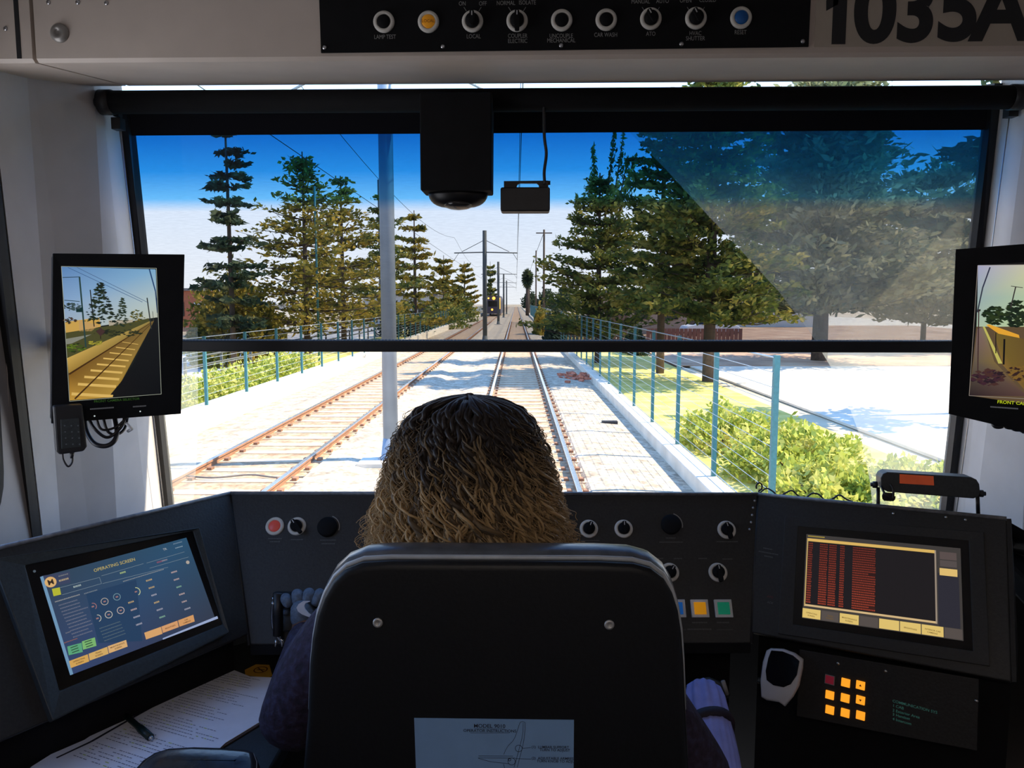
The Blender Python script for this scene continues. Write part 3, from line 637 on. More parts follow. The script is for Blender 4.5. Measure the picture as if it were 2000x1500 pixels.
for k in range(27):
    t0 = .10 + k * .0268; red = (int(110 + k * 1.6), int(46 + k * .6), int(36 + k * .3))
    for a0, a1 in ((.02, .05), (.10, .155), (.165, .215), (.24, .27), (.325, .475)):
        gp(a0, t0 + .001, a1, t0 + .0245, .0004, (int(red[0] * .40), int(red[1] * .5), int(red[2] * .6)))
        x = a0
        while x < a1 - .004:
            l = rnd.uniform(.005, .011)
            if not (k in (11, 25) and x > .43): gp(x, t0 + .004, min(x + l, a1), t0 + .0185, .0006, red)
            x += l + .0025
for i_, (a0, a1, yl, tx2) in enumerate(((0, .122, 1, 'OPERATING\nSCREEN'), (.128, .243, 0, 'TRAIN\nSCREEN'), (.25, .373, 1, 'MAINTENANCE\nSCREEN'), (.378, .495, 0, ''), (.502, .625, 1, ''), (.630, .755, 1, 'BRIGHTNESS'), (.760, .887, 1, 'INTERIOR CAR\nCAMERAS'), (.893, .995, 0, ''))):
    t0 = .885 - .0 * i_; gp(a0, .885, a1, .992, .0006, (220, 190, 110) if yl else (84, 76, 72))
    if tx2:
        m_ = g((a0 + a1) / 2, .95)
        for j_, w_ in enumerate(tx2.split('\n')): b.text(RS, w_, m_[0], m_[1] + (.0012 if '\n' in tx2 else -.0012) - j_ * .0045, .0036, .0009, k_(110, 84, 40), wt=.01)
gp(.875, .06, .975, .145, .0006, (88, 76, 74)); gp(.875, .155, .975, .225, .0006, (84, 76, 74)); gp(.872, .245, .977, .325, .0006, (220, 186, 112))
b.build('lit_screen', M_SCREEN, rd)

# ------------------------------------------------------------------ radio control plate and handset below the right display
hn = Vector((Rn.x, Rn.y, 0)).normalized(); kn = (hn + Vector((0, 0, .16))).normalized()
ko = PP(1740, 1300, REb * .3 + J2s * .7 + hn * -.0, kn); KF = Fr(J2s * .5 + REb * .5 + Vector((0, 0, -.012)) - hn * .012, kn)
kp = thing('radio_control_plate', KF(0, -.03), 'black radio plate with lit amber keys and a dim green readout, below the right display', 'control panel')
qs = KF.pxs([(1562, 1268), (1912, 1326), (1908, 1466), (1556, 1398)])
b = MB(); b.slab(KF, qs[::-1], -.002, .002); b.build('plate', M_CONS, kp, bevel=.001)
KP = Fr(KF(0, 0, .002), kn)
M_KEY = mat('amber_lit_key', (1.0, .36, .02), .5, var=.05, emit=.95); M_KRED = mat('dark_red_key', (.16, .008, .02), .5, emit=.5)  # the dark red key is given a faint glow too
for r_, row in enumerate((((1621, 1327), (1652, 1333), (1681, 1338)), ((1621, 1357), (1651, 1363), (1681, 1367)), ((1621, 1386), (1651, 1392), (1681, 1397)))):
    for c_, (u, v) in enumerate(row):
        a, bb = KP.px(u, v); s_ = .0073; b = MB(); first = r_ == 0 and c_ == 0
        b.slab(KP, [(a - s_, bb - s_), (a + s_, bb - s_), (a + s_, bb + s_), (a - s_, bb + s_)], 0, .003)
        o = b.build('key', M_KRED if first else M_KEY, kp, bevel=.0006)
        if first:
            sub(o, 'dark red key with a faint glow'); b = MB(); s2 = s_ * 1.12
            frame_with_hole(b, KP, [(a - s2, bb - s2), (a + s2, bb - s2), (a + s2, bb + s2), (a - s2, bb + s2)], [(a - s_, bb - s_), (a + s_, bb - s_), (a + s_, bb + s_), (a - s_, bb + s_)], 0, .0034); b.build('key_surround', mat('grey_plastic', (.25, .25, .26)), o)
        elif c_ == 2 and r_ < 2:
            b = MB(); q_ = .0022; sg = 1 if r_ == 0 else -1; b.poly(KP, [(a - q_, bb - q_ * sg * .7), (a + q_, bb - q_ * sg * .7), (a, bb + q_ * sg)], .0033, (.2, .04, 0, 1)); b.build('arrow', M_PRINT, o)
b = MB(); tc_ = k_(34, 66, 60)
for s_, u, v in (('COMMUNICATION SYS', 1743, 1371), ('1 CAB', 1743, 1380), ('2 Exterior Area', 1743, 1389), ('3 Handset', 1743, 1397), ('4 Intercom', 1743, 1406)):
    a, bb = KP.px(u, v); b.text(KP, s_, a, bb, .0066, .0006, tc_, al='LEFT', wt=.012)
b.build('readout', M_SCREEN, kp)
for u, v in ((1637, 1296), (1730, 1311), (1907, 1369)):
    b = MB(); q = KP.px(u, v); b.lathe(Fr(KP(*q), kn), [(.003, 0), (.0026, .0014), (.0006, .002)], 10); b.build('screw', M_STEEL, kp)
# white handset
H0_ = PP(1527, 1320, KF.o + kn * .03, kn)
hs = thing('radio_handset', H0_, 'white and black palm-sized handset clipped beside the amber keys', 'handset')
HF = Fr(H0_, (kn + Vector((-.0, -.1, .25))).normalized(), Vector((.10, 0, 1)))
hp_ = HF.pxs([(1505, 1266), (1530, 1267), (1552, 1275), (1568, 1287), (1567, 1305), (1560, 1340), (1548, 1362), (1533, 1380), (1522, 1372), (1497, 1368), (1487, 1362), (1485, 1330), (1490, 1292), (1497, 1270)])
def inset(pts, k): cx = sum(p[0] for p in pts) / len(pts); cy = sum(p[1] for p in pts) / len(pts); return [(cx + (p[0] - cx) * k, cy + (p[1] - cy) * k) for p in pts]
b = MB(); b.loft([[HF(*p, h) for p in inset(hp_, k)] for k, h in ((.86, -.022), (.98, -.014), (1, -.004), (.98, .003), (.9, .006))], 0); b.build('shell', mat('white_handset_plastic', (.52, .52, .56), .4, var=.04), hs)
fp = HF.pxs([(1508, 1270), (1530, 1272), (1550, 1280), (1563, 1291), (1558, 1318), (1546, 1336), (1532, 1342), (1512, 1338), (1499, 1328), (1497, 1310), (1502, 1285)])
b = MB(); b.slab(HF, fp, .004, .0085); b.build('face', M_GLASSK, hs, bevel=.001)
b = MB(); q = HF.px(1487, 1332); b.lathe(Fr(HF(q[0] - .004, q[1], -.012), -HF.x), [(.005, -.002), (.006, .004), (.004, .006)], 12); b.build('side_button', M_POD, hs)
b = MB(); b.rslab(HF, *HF.px(1500, 1362), *HF.px(1552, 1290), .006, -.040, -.02); b.build('cradle', M_BLACK, hs)
# small latch box under the left end of the right panel
b = MB(); a, bb = .0, .0

# ------------------------------------------------------------------ LED sign unit on the console's right end, coiled cord
sg_o = PP(1815, 950, RE + Vector((-.02, .06, 0)), Vector((-.22, -.97, .05)))
SFm = Fr(sg_o, Vector((-.22, -.97, .08)), Vector((.0, 0, 1)))
sgn = thing('led_display_unit', sg_o, 'slim black display unit with an orange strip on a bracket atop the console', 'display unit')
cs_ = SFm.pxs([(1720, 921), (1912, 933), (1916, 975), (1721, 960)])
cxm = [sum(c[i] for c in cs_) / 4 for i in (0, 1)]
rr_pts = []
for i in range(4):                        # rounded corners
    p0_, p1_, p2_ = Vector(cs_[i - 1]), Vector(cs_[i]), Vector(cs_[(i + 1) % 4])
    for t_ in (0, .5, 1):
        u_ = p1_ + (p0_ - p1_).normalized() * .012 * (1 - t_) + (p2_ - p1_).normalized() * .012 * t_; k2 = .0035 if t_ == .5 else 0
        rr_pts.append(tuple(u_ + (p1_ - u_) * (.35 if t_ == .5 else 0)))
rr_pts = rr_pts[::-1]
b = MB(); b.slab(SFm, rr_pts, -.045, 0); b.build('case', M_POD, sgn, bevel=.002)
b = MB(); q = SFm.pxs([(1757, 926), (1823, 930), (1824, 948), (1757, 944)])[::-1]; b.slab(SFm, q, 0, .001); sub(b.build('orange_strip', mat('orange_strip', (.48, .07, .02), .5, emit=.25), sgn), 'orange lit strip')
b = MB()
for (u, v, s_) in ((1718, 950, -1), (1918, 967, 1)):
    a, bb = SFm.px(u, v); c = SFm(a, bb, -.02); b = MB(); b.cyl(c, c + SFm.x * .008 * s_, .0065, 14); b.cyl(c, c + SFm.x * .012 * s_, .004, 12); b.build('clamp_knob', M_BLACK, sgn)
b = MB(); a, bb = SFm.px(1722, 950); pts = smooth_path([SFm(a - .001, bb, .0), SFm(a + .004, bb - .012, .012), SFm(a + .016, bb - .020, .012), SFm(a + .018, bb - .004, .01), SFm(a + .014, bb + .006, .006)]); b.tube(pts, .0022, 8)
pts = []
for k in range(60):
    t_ = k / 59; pts.append(SFm(a + .004 + .014 * t_ + .004 * math.cos(k * .75), bb - .018 + .007 * math.sin(k * .75), .006))
b.tube(pts, .0016, 6); b.build('coiled_wire', M_BLACK, sgn)
b = MB()
for (u, v, s_) in ((1722, 955, 1), (1914, 968, -1)):
    a, bb = SFm.px(u, v); top = SFm(a - .002 * s_, bb, -.02); a2, b2 = SFm.px(u + (-2 if s_ > 0 else 4), 1003); bot = SFm(a2, b2 - .005, -.02); b.tube([top, bot], .0035, 8)
p_, q_ = SFm(*SFm.px(1718, 1003), -.02), SFm(*SFm.px(1920, 1016), -.02); b.tube([p_ - Vector((0, 0, .006)), q_ - Vector((0, 0, .004))], .0035, 8); b.build('bracket', M_BLACK, sgn)
b = MB(); pts = []
for k in range(90):
    t_ = k / 89; u = 1492 + (1716 - 1492) * t_; base = K2 + (RE - K2) * (.02 + t_ * .44); 
    w_ = math.sin(t_ * 4.1 * 2 * math.pi - .6); pts.append(base + Vector((.0, .015, .004 + .007 * w_ + .006 * max(0, (t_ - .9) * 10))))
loopc = K2 + Vector((.004, .006, .014)); lp_ = [loopc + Vector((.006 * math.cos(a), 0, .008 * math.sin(a))) for a in [R(-90 + 300 * i / 12) for i in range(13)]]
b.tube(smooth_path(lp_[::-1] + pts[::6], 4), .0017, 6); cord = b.build('coiled_cord', M_BLACK); tag(cord, 'thin black wavy cord lying along the console edge up to the display unit', 'cord')

# ------------------------------------------------------------------ the two camera monitors
def monitor(sgnx, outer_px, scr_px, dist, label, draw):
    n = Vector((.60 * sgnx, -.80, 0)).normalized(); c = [sum(p[i] for p in outer_px) / 4 for i in (0, 1)]
    o_ = PY(c[0], c[1], dist); f = Fr(o_, n); t = thing('camera_monitor', o_, label, 'monitor')
    op = f.pxs(outer_px); ip = f.pxs(scr_px)
    b = MB(); b.slab(f, inset(op, .985), -.045, -.001); b.build('case', M_BLACK, t, bevel=.003)
    b = MB(); frame_with_hole(b, f, op, ip, -.004, .003, .0015); b.build('front_frame', M_MATTE, t, bevel=.001)
    scr = MB(); sf = Fr(f(0, 0, .0), n); draw(scr, sf); scr.build('picture', M_SCREEN, t)
    return t, f
def rings_of_track(b, sf, M_, h0): pass
def draw_left(b, sf):
    def m_(X, Y): return sf.px(50 + X / 3.334, 470 + Y / 3.334)
    k = k_
    def po(pts, c, h): b.poly(sf, [m_(*p) for p in pts], h, c if isinstance(c, list) else k(*c))
    # sky in three bands, darker blue left
    po([(232, 168), (850, 180), (856, 400), (250, 400)], [k(88, 128, 178), k(120, 166, 200), k(176, 192, 190), k(130, 160, 196)], .0002)
    po([(250, 399), (856, 399), (860, 560), (256, 640)], [k(130, 160, 196), k(176, 192, 190), k(190, 186, 160), k(165, 175, 180)], .0002)
    po([(256, 590), (850, 500), (880, 1000), (285, 1045)], (30, 34, 30), .00025)
    po([(256, 530), (480, 500), (490, 560), (262, 610)], (196, 156, 78), .0003)      # low buildings
    po([(345, 515), (478, 550), (430, 590), (350, 590)], (188, 150, 92), .0004)
    po([(540, 520), (700, 515), (690, 560), (545, 575)], (170, 160, 140), .0003)
    po([(258, 600), (700, 530), (800, 505), (810, 530), (270, 765)], (72, 72, 40), .0004)
    po([(262, 640), (430, 610), (300, 670), (266, 675)], (128, 130, 118), .0005)
    po([(270, 765), (806, 525), (822, 528), (280, 870)], [k(196, 160, 80), k(150, 130, 70), k(130, 110, 60), k(150, 118, 50)], .0006)   # kerb wall
    po([(280, 868), (820, 527), (838, 520), (600, 960), (545, 1025), (288, 1042)], [k(120, 84, 30), k(110, 90, 50), k(110, 90, 50), k(150, 118, 48), k(176, 140, 60), k(190, 145, 60)], .0007)
    po([(700, 800), (846, 500), (862, 500), (884, 1000), (530, 1028), (620, 920)], [k(18, 20, 22), k(24, 26, 28), k(30, 34, 38), k(12, 14, 18), k(20, 20, 20), k(18, 18, 20)], .0009)
    for i in range(9):
        t0 = i / 8; y = 1000 - 330 * t0 ** .8; xl0 = 300 + 330 * t0; xr0 = 570 + 165 * t0; th = 16 * (1 - t0) + 3
        po([(xl0, y - 12), (xr0, y + 4), (xr0 - 4, y + 4 + th), (xl0 - 2, y - 12 + th)], (214, 176, 96), .001)
    for p, q, w0, w1 in (((282, 870), (815, 535), 11, 2), ((320, 1030), (818, 540), 10, 2)):
        a, c = m_(*p), m_(*q); b.line(sf, a, c, w0 / 3.334 * .0009, .0012, k(64, 40, 16), 0, w1 / 3.334 * .0009)
    for p, q, w_, c in (((275, 175), (760, 400), 3, (60, 90, 130)), ((335, 175), (800, 405), 3, (70, 96, 130)), ((350, 235), (392, 695), 9, (40, 64, 62)), ((240, 240), (352, 236), 4, (40, 60, 70)), ((252, 388), (352, 396), 4, (40, 60, 60)),
                        ((420, 320), (446, 560), 6, (30, 34, 30)), ((790, 372), (818, 575), 7, (44, 50, 50)), ((826, 460), (832, 520), 3, (60, 60, 60)), ((805, 186), (845, 330), 8, (40, 70, 110)), ((845, 330), (858, 470), 7, (40, 60, 90)), ((328, 450), (372, 450), 30, (16, 44, 44)), ((486, 575), (488, 640), 5, (40, 34, 26))):
        b.line(sf, m_(*p), m_(*q), w_ / 3.334 * .0009, .0011, k(*c))
    rnd = random.Random(9)
    def leaf(cx, cy, rx, ry, n, cols, s=14):
        for _ in range(n):
            a = rnd.uniform(0, 6.28); q = rnd.random() ** .5; X = cx + rx * q * math.cos(a); Y = cy + ry * q * math.sin(a); w = rnd.uniform(.5, 1.6) * s; h = w * .4
            po([(X - w, Y), (X, Y - h), (X + w, Y + rnd.uniform(-h, h)), (X, Y + h)], rnd.choice(cols), .0013 + rnd.random() * .0004)
    dk_ = [(22, 34, 28), (30, 44, 30), (40, 50, 34), (28, 36, 34)]
    for y in range(285, 540, 16): w = 20 + (y - 285) * .42; leaf(485, y, w, 10, 10, dk_)
    for y in range(380, 560, 14): w = 10 + (y - 380) * .30; leaf(628, y, w, 8, 8, [(34, 48, 36), (50, 60, 44)], 10)
    leaf(730, 490, 46, 40, 50, [(84, 84, 36), (54, 62, 34), (110, 96, 40)], 9); leaf(300, 430, 55, 26, 30, [(60, 78, 80), (40, 54, 54)], 12); leaf(290, 520, 40, 22, 20, [(70, 50, 40), (40, 44, 40)], 10)
    leaf(330, 700, 58, 28, 50, [(90, 110, 30), (40, 50, 22), (60, 80, 26)], 11); leaf(455, 665, 50, 14, 30, [(160, 150, 50), (110, 110, 40)], 9); leaf(600, 600, 160, 22, 70, [(40, 46, 30), (52, 54, 32), (34, 38, 30)], 12)
    po([(486, 565), (516, 592), (488, 622), (458, 592)], (66, 46, 44), .0019)
    for p, q in (((232, 168), (850, 180)), ((850, 180), (882, 998)), ((882, 998), (285, 1045)), ((285, 1045), (232, 168))): b.line(sf, m_(*p), m_(*q), .0006, .0021, k(170, 176, 160))
    a = m_(590, 1036); 
def draw_right(b, sf):
    def m_(X, Y): return sf.px(1750 + X / 2.5, 450 + Y / 2.5)
    k = k_
    def po(pts, c, h): b.poly(sf, [m_(*p) for p in pts], h, c if isinstance(c, list) else k(*c))
    po([(400, 170), (774, 165), (774, 330), (398, 330)], [k(160, 160, 190), k(210, 205, 150), k(180, 200, 150), k(150, 170, 170)], .0002)
    po([(398, 329), (774, 329), (774, 520), (392, 520)], [k(150, 170, 170), k(180, 200, 150), k(200, 200, 140), k(170, 190, 160)], .0002)
    po([(392, 470), (774, 470), (774, 868), (358, 806)], (92, 74, 52), .0003)
    po([(398, 480), (428, 470), (480, 640), (640, 810), (358, 806), (380, 640)], [k(120, 96, 96), k(120, 110, 90), k(120, 100, 60), k(84, 60, 56), k(40, 30, 34), k(96, 84, 70)], .0005)
    po([(424, 470), (434, 470), (520, 650), (500, 650)], (186, 178, 90), .0007)
    po([(455, 458), (600, 510), (605, 530), (570, 552), (440, 462)], (222, 160, 50), .0006)
    po([(480, 500), (774, 560), (774, 860), (660, 815), (520, 655)], [k(110, 92, 40), k(90, 66, 40), k(40, 26, 30), k(110, 84, 40), k(130, 100, 50)], .0007)
    rnd = random.Random(4)
    def leaf(cx, cy, rx, ry, n, cols, s=12):
        for _ in range(n):
            a = rnd.uniform(0, 6.28); q = rnd.random() ** .5; X = cx + rx * q * math.cos(a); Y = cy + ry * q * math.sin(a); w = rnd.uniform(.5, 1.6) * s; h = w * .45
            po([(X - w, Y), (X, Y - h), (X + w, Y + rnd.uniform(-h, h)), (X, Y + h)], rnd.choice(cols), .0010 + rnd.random() * .0005)
    leaf(485, 415, 58, 42, 130, [(22, 34, 22), (30, 48, 26), (40, 54, 26)]); leaf(585, 410, 50, 66, 130, [(20, 30, 22), (26, 40, 26), (36, 48, 26)]); leaf(700, 400, 56, 86, 160, [(20, 30, 22), (26, 40, 26)], 16)
    leaf(450, 720, 80, 40, 90, [(60, 34, 44), (40, 26, 34), (70, 44, 40)], 14); leaf(600, 700, 60, 40, 50, [(50, 32, 30), (120, 90, 40)], 12)
    for p, q, w_, c in (((585, 275), (560, 380), 5, (50, 44, 44)), ((562, 272), (620, 280), 3, (50, 44, 44)), ((530, 530), (526, 655), 8, (20, 18, 18)), ((488, 500), (488, 600), 4, (30, 26, 22)), ((460, 180), (424, 280), 6, (46, 50, 70)), ((424, 280), (398, 400), 6, (50, 56, 70)),
                        ((398, 390), (414, 390), 10, (40, 34, 34)), ((405, 390), (400, 690), 5, (64, 44, 44))):
        b.line(sf, m_(*p), m_(*q), w_ / 2.5 * .0009, .0018, k(*c))
    for p, q in (((400, 172), (358, 806)), ((358, 806), (640, 822)), ((400, 172), (774, 166))): b.line(sf, m_(*p), m_(*q), .0006, .0021, k(160, 150, 140))
lm, lmf = monitor(1, [(103, 495), (360, 497), (353, 808), (100, 827)], [(120, 521), (304, 526), (313, 768), (136, 782)], 1.33, 'portrait camera monitor on the left pillar showing the track behind curving away', draw_left)
lm['label'] = 'portrait camera monitor on the left pillar, its picture showing empty tracks beside a kerb'
rm, rmf = monitor(-1, [(1867, 487), (2085, 470), (2082, 862), (1853, 808)], [(1909, 518), (2060, 508), (2060, 800), (1893, 772)], 1.36, 'portrait camera monitor on the right pillar, partly cropped, its picture showing a fence and trees', draw_right)
for (t, f, us) in ((lm, lmf, ((188, 776, 258), (190, 797, 36), (272, 793, 24))), (rm, rmf, ((1962, 785, 2030),))):
    b = MB()
    if t is lm:
        a, bb = f.px(228, 783); b.text(f, 'FRONT CAMERA SELECTOR', a, bb, .0058, .0042, k_(40, 70, 24), wt=.01)
        for u, v, w_ in ((198, 797, .036), (272, 793, .022)):
            a, bb = f.px(u, v); x = a - w_ / 2
            while x < a + w_ / 2: b.rect(f, x, bb - .0012, x + .0016, bb + .0012, .0042, k_(70, 70, 74)); x += .0022
        for u, v in ((184, 812), (273, 803)): a, bb = f.px(u, v); b.ring(f, a, bb, .0013, 0, .0042, k_(190, 200, 200))
    else:
        a, bb = f.px(1948, 787); b.text(f, 'FRONT CAMERA SELECTOR', a, bb, .0078, .0042, k_(176, 190, 30), al='LEFT', wt=.012)
        a, bb = f.px(1935, 794); x = a
        while x < a + .04: b.rect(f, x, bb - .0012, x + .0016, bb + .0012, .0042, k_(80, 80, 84)); x += .0022
    b.build('lettering', M_SCREEN, t)
# bracket to the pillar and cable bunches
for t, f, piv in ((lm, lmf, L2(1.42) + Vector((.0, -.02, 0))), (rm, rmf, R2(1.42) * .5 + Vector((1.16, 1.2, 1.42)) * .5 + Vector((.02, .02, 0)))):
    b = MB(); b.tube([f(0, -.02, -.045), (f(0, -.02, -.045) + piv) / 2, piv], .016, 12); b.build('mounting_arm', M_BLACK, t)
M_CAB = mat('black_cable', (.015, .014, .018), .35, var=.2)
def loops(f, items, m=M_CAB): 
    b = MB()
    for pts, r, h in items: b.tube(smooth_path([f(*f.px(u, v), h + hh * .01) for u, v, hh in pts]), r, 8)
    return b
b = loops(lmf, [([(172, 815, -3), (174, 845, -2), (186, 868, 0), (206, 873, 1), (224, 864, 1), (232, 845, 0), (230, 815, -2)], .0042, -.02), ([(176, 815, -2), (186, 838, 0), (208, 856, 0), (226, 850, 0), (244, 828, 0), (248, 810, -2)], .0028, -.015),
                ([(205, 810, -1), (214, 845, 0), (232, 852, 0), (250, 842, -1), (262, 812, -3)], .0026, -.025), ([(190, 812, -1), (200, 840, 0), (228, 836, 0), (252, 815, 0)], .0022, -.012)])
cb = b.build('monitor_cables', M_CAB, lm); b = MB(); b.tube([lmf(*lmf.px(246, 826), .0), lmf(*lmf.px(258, 838), .0), lmf(*lmf.px(254, 845), -.02)], .0028, 6); sub(b.build('cable_tie', mat('white_tie', (.7, .7, .72)), lm), 'white cable tie')
b = loops(rmf, [([(1935, 812, -3), (1938, 832, 0), (1952, 836, 0), (1966, 826, 0), (1978, 840, 0), (1995, 842, 0), (2015, 850, -2)], .0042, -.02), ([(1950, 812, -3), (1962, 834, 0), (1985, 838, 0), (2000, 846, 0)], .0032, -.01)])
b.build('monitor_cables', M_CAB, rm)
# hand microphone hanging on the left monitor
mo = lmf(*lmf.px(137, 838), .02); mk = thing('hand_microphone', mo, 'black keypad microphone hooked to the lower corner of the left monitor', 'microphone')
mfr = Fr(mo, lmf.n, (.0, .0, 1))
b = MB(); q = mfr.pxs([(105, 792), (108, 880), (113, 886), (164, 880), (168, 872), (158, 788), (106, 790)][:6]); b.slab(mfr, mfr.pxs([(103, 792), (109, 880), (115, 887), (163, 880), (169, 871), (160, 789)]), -.012, .008); b.build('body', M_BLACK, mk, bevel=.003)
b = MB(); b.slab(mfr, mfr.pxs([(117, 818), (119, 875), (157, 871), (153, 815)]), .008, .0095); b.build('keypad', M_POD, mk, bevel=.001)
b = MB()
for i in range(3):
    for j in range(4): a, bb = mfr.px(125 + i * 13 + j, 830 + j * 12); b.ring(mfr, a, bb, .0013, 0, .0098, (.12, .14, .15, 1), seg=10)
b.build('key_marks', M_PRINT, mk)
b = MB(); b.tube(smooth_path([mfr(*mfr.px(122, 884), 0), mfr(*mfr.px(124, 898), 0), mfr(*mfr.px(133, 911), 0), mfr(*mfr.px(141, 902), 0), mfr(*mfr.px(141, 884), 0)]), [.0016] * 32 + [.0016], 8); b.tube([mfr(*mfr.px(141, 882), 0), mfr(*mfr.px(140, 895), 0)], [.0040, .0025], 8); b.build('cord', M_CAB, mk)
# thin blind cords at the left wall
b = MB(); b.tube([PY(2, 500, 1.33), PY(18, 800, 1.34), PY(29, 1068, 1.335)], .0009, 6); b.tube([PY(-3, 500, 1.33), PY(14, 800, 1.34), PY(28, 1068, 1.335)], .0009, 6)
o = b.build('blind_cord', mat('pale_cord', (.55, .5, .47))); tag(o, 'thin pale pull cord hanging down by the left side window', 'cord')
# ================================================================== left worktop and what lies on it
ZT = .78
wt = MB(); pts = [(-.97, .55), (-.92, 1.28), (-.60, 1.56), (-.40, 1.54), (-.40, 1.05), (-.46, .95), (-.46, .55)]
wt.prism([Vector((x, y, ZT - .03)) for x, y in pts][::-1], (0, 0, .03)); wk = wt.build('side_worktop', M_CONS, bevel=.004); tag(wk, 'black side worktop left of the driver, under the papers', 'worktop')
b = MB(); b.prism([Vector((-.95, .6, 0)), Vector((-.90, 1.22, 0)), Vector((-.50, 1.22, 0)), Vector((-.50, .6, 0))], (0, 0, ZT - .031)); o = b.build('storage_cabinet', M_MATTE); tag(o, 'black cabinet carrying the side worktop', 'cabinet')
def TZ(u, v, z=ZT): p = PZ(u, v, z); return p
bd = [TZ(*p, ZT + .002) for p in ((445, 1300), (536, 1318), (540, 1396), (440, 1455), (330, 1530), (30, 1530), (90, 1478))]
cb_pts = [(415, 1312), (543, 1330), (545, 1394), (300, 1545), (20, 1530)]
b = MB(); b.prism([TZ(*p, ZT + .0005) for p in cb_pts][::-1], (0, 0, .003)); cbo = b.build('clipboard', mat('brown_clipboard', (.10, .075, .07), .5), bevel=.0008); tag(cbo, 'brown clipboard under the timetable sheets on the side worktop', 'clipboard')
zp = ZT + .0045
TF = Fr((0, 0, zp), (0, 0, 1), (0, 1, 0))
def tp(u, v): p = PZ(u, v, zp); return (p.x, p.y)
paper = thing('timetable_sheet', PZ(330, 1420, zp), 'white printed timetable sheets with a dark band, lying left of the seat', 'paper')
b = MB(); out = [(430, 1304), (448, 1306), (488, 1322), (531, 1324), (537, 1338), (538, 1390), (525, 1400), (440, 1452), (345, 1540), (20, 1540), (62, 1498), (100, 1474), (165, 1446), (232, 1401), (252, 1392), (262, 1390), (300, 1370), (350, 1346), (395, 1315)]
b.slab(TF, [tp(*p) for p in out][::-1], 0, .0010); b.build('sheet', mat('white_paper', (.82, .83, .92), .7, var=.03), paper)
b = MB(); ik = (.10, .10, .14, 1); dkk = (.012, .012, .03, 1)
for (p, q, w0, w1) in (((436, 1309), (345, 1356), .0042, .0046), ((345, 1356), (265, 1400), .0046, .005), ((265, 1400), (178, 1450), .005, .0052), ((178, 1450), (110, 1482), .005, .004)):
    b.line(TF, tp(*p), tp(*q), w0, .0014, dkk, 0, w1)
rnd = random.Random(11)
def ipt(a, t):       # a along the band 0..1, t away from it 0..1
    p0, p1 = Vector(tp(436, 1309)), Vector(tp(110, 1482)); q0, q1 = Vector(tp(545, 1330)), Vector(tp(330, 1560))
    A = p0 + (p1 - p0) * a; B_ = q0 + (q1 - q0) * a; return A + (B_ - A) * t
for r_ in range(40):
    a = .035 + r_ * .0235
    if r_ % 7 == 5: continue
    t = .07 + rnd.uniform(0, .03); te = .95 - rnd.uniform(0, .35) - (.25 if r_ % 7 == 6 else 0)
    while t < te:
        l = rnd.uniform(.012, .035)
        if rnd.random() > .12: b.line(TF, ipt(a, t), ipt(a, t + l), .0016, .0014, (.22, .23, .30, 1) if rnd.random() > .08 else (.45, .55, .10, 1))
        t += l + .008
b.build('print', M_PRINT, paper)
# pen
pn = thing('marker_pen', PZ(270, 1420, zp + .006), 'dark green marker pen lying across the timetable sheet', 'pen')
P0, P1 = PZ(240, 1393, zp + .0075), PZ(297, 1443, zp + .0065); d = P1 - P0
b = MB(); b.tube([P0, P0 + d * .55, P0 + d * .62, P0 + d * .94], [.0048, .0050, .0064, .0062], 14); b.build('barrel', mat('dark_green_plastic', (.006, .022, .022), .35), pn)
b = MB(); b.tube([P0 + d * .94, P0 + d], [.0050, .0024], 12); b.build('tip', M_STEEL, pn)
# yellow sticker
b = MB(); zs = ZT + .0006; SFy = Fr((0, 0, zs), (0, 0, 1), (0, 1, 0))
def yp(u, v): p = PZ(u, v, zs); return (p.x, p.y)
no = thing('warning_sticker', PZ(507, 1311, zs), 'yellow no-smoking sticker on the worktop behind the papers', 'sticker')
b.slab(SFy, [yp(*p) for p in ((478, 1309), (500, 1298), (526, 1299), (532, 1320), (520, 1326), (480, 1324))][::-1], 0, .0006); b.build('sheet', mat('yellow_sticker', (.70, .36, .03), .5), no)
b = MB(); c = yp(509, 1309); b.ring(SFy, c[0], c[1], .0135, .0112, .001, (.10, .02, .01, 1)); b.line(SFy, (c[0] - .009, c[1] + .009), (c[0] + .009, c[1] - .009), .0022, .0011, (.10, .02, .01, 1)); b.line(SFy, (c[0] - .008, c[1]), (c[0] + .008, c[1]), .0026, .00105, (.02, .01, .01, 1)); b.build('symbol', M_PRINT, no)
# small device at the left edge
b = MB(); f0 = Fr(PY(8, 1262, 1.16), (.5, -.8, .1)); bx = thing('wall_junction_box', f0.o, 'small black box with a pale edge low on the left wall', 'box')
b.rslab(f0, -.03, -.024, .012, .022, .003, -.03, 0, 0, .002); b.build('body', M_BLACK, bx)
b = MB(); b.line(f0, (-.03, .022), (.011, .022), .002, .0006, (.22, .25, .33, 1)); b.line(f0, (.012, .02), (.012, -.02), .002, .0006, (.12, .14, .2, 1)); b.build('edge', M_PRINT, bx)
# ledge at the right wall
b = MB(); b.prism([Vector((.90, 1.30, .93)), Vector((1.2, 1.30, .93)), Vector((1.2, 1.60, .93)), Vector((.98, 1.60, .93))], (0, 0, .05)); o = b.build('wall_ledge', mat('blue_grey_ledge', (.05, .07, .10), .4), bevel=.01); tag(o, 'dark blue-grey ledge along the wall beyond the right end of the console', 'ledge')
b = MB(); b.prism([Vector((.92, 1.25, .0)), Vector((1.2, 1.25, .0)), Vector((1.2, 1.60, .0)), Vector((.98, 1.60, .0))], (0, 0, .929)); struct(b.build('trim_2', M_BLACK))

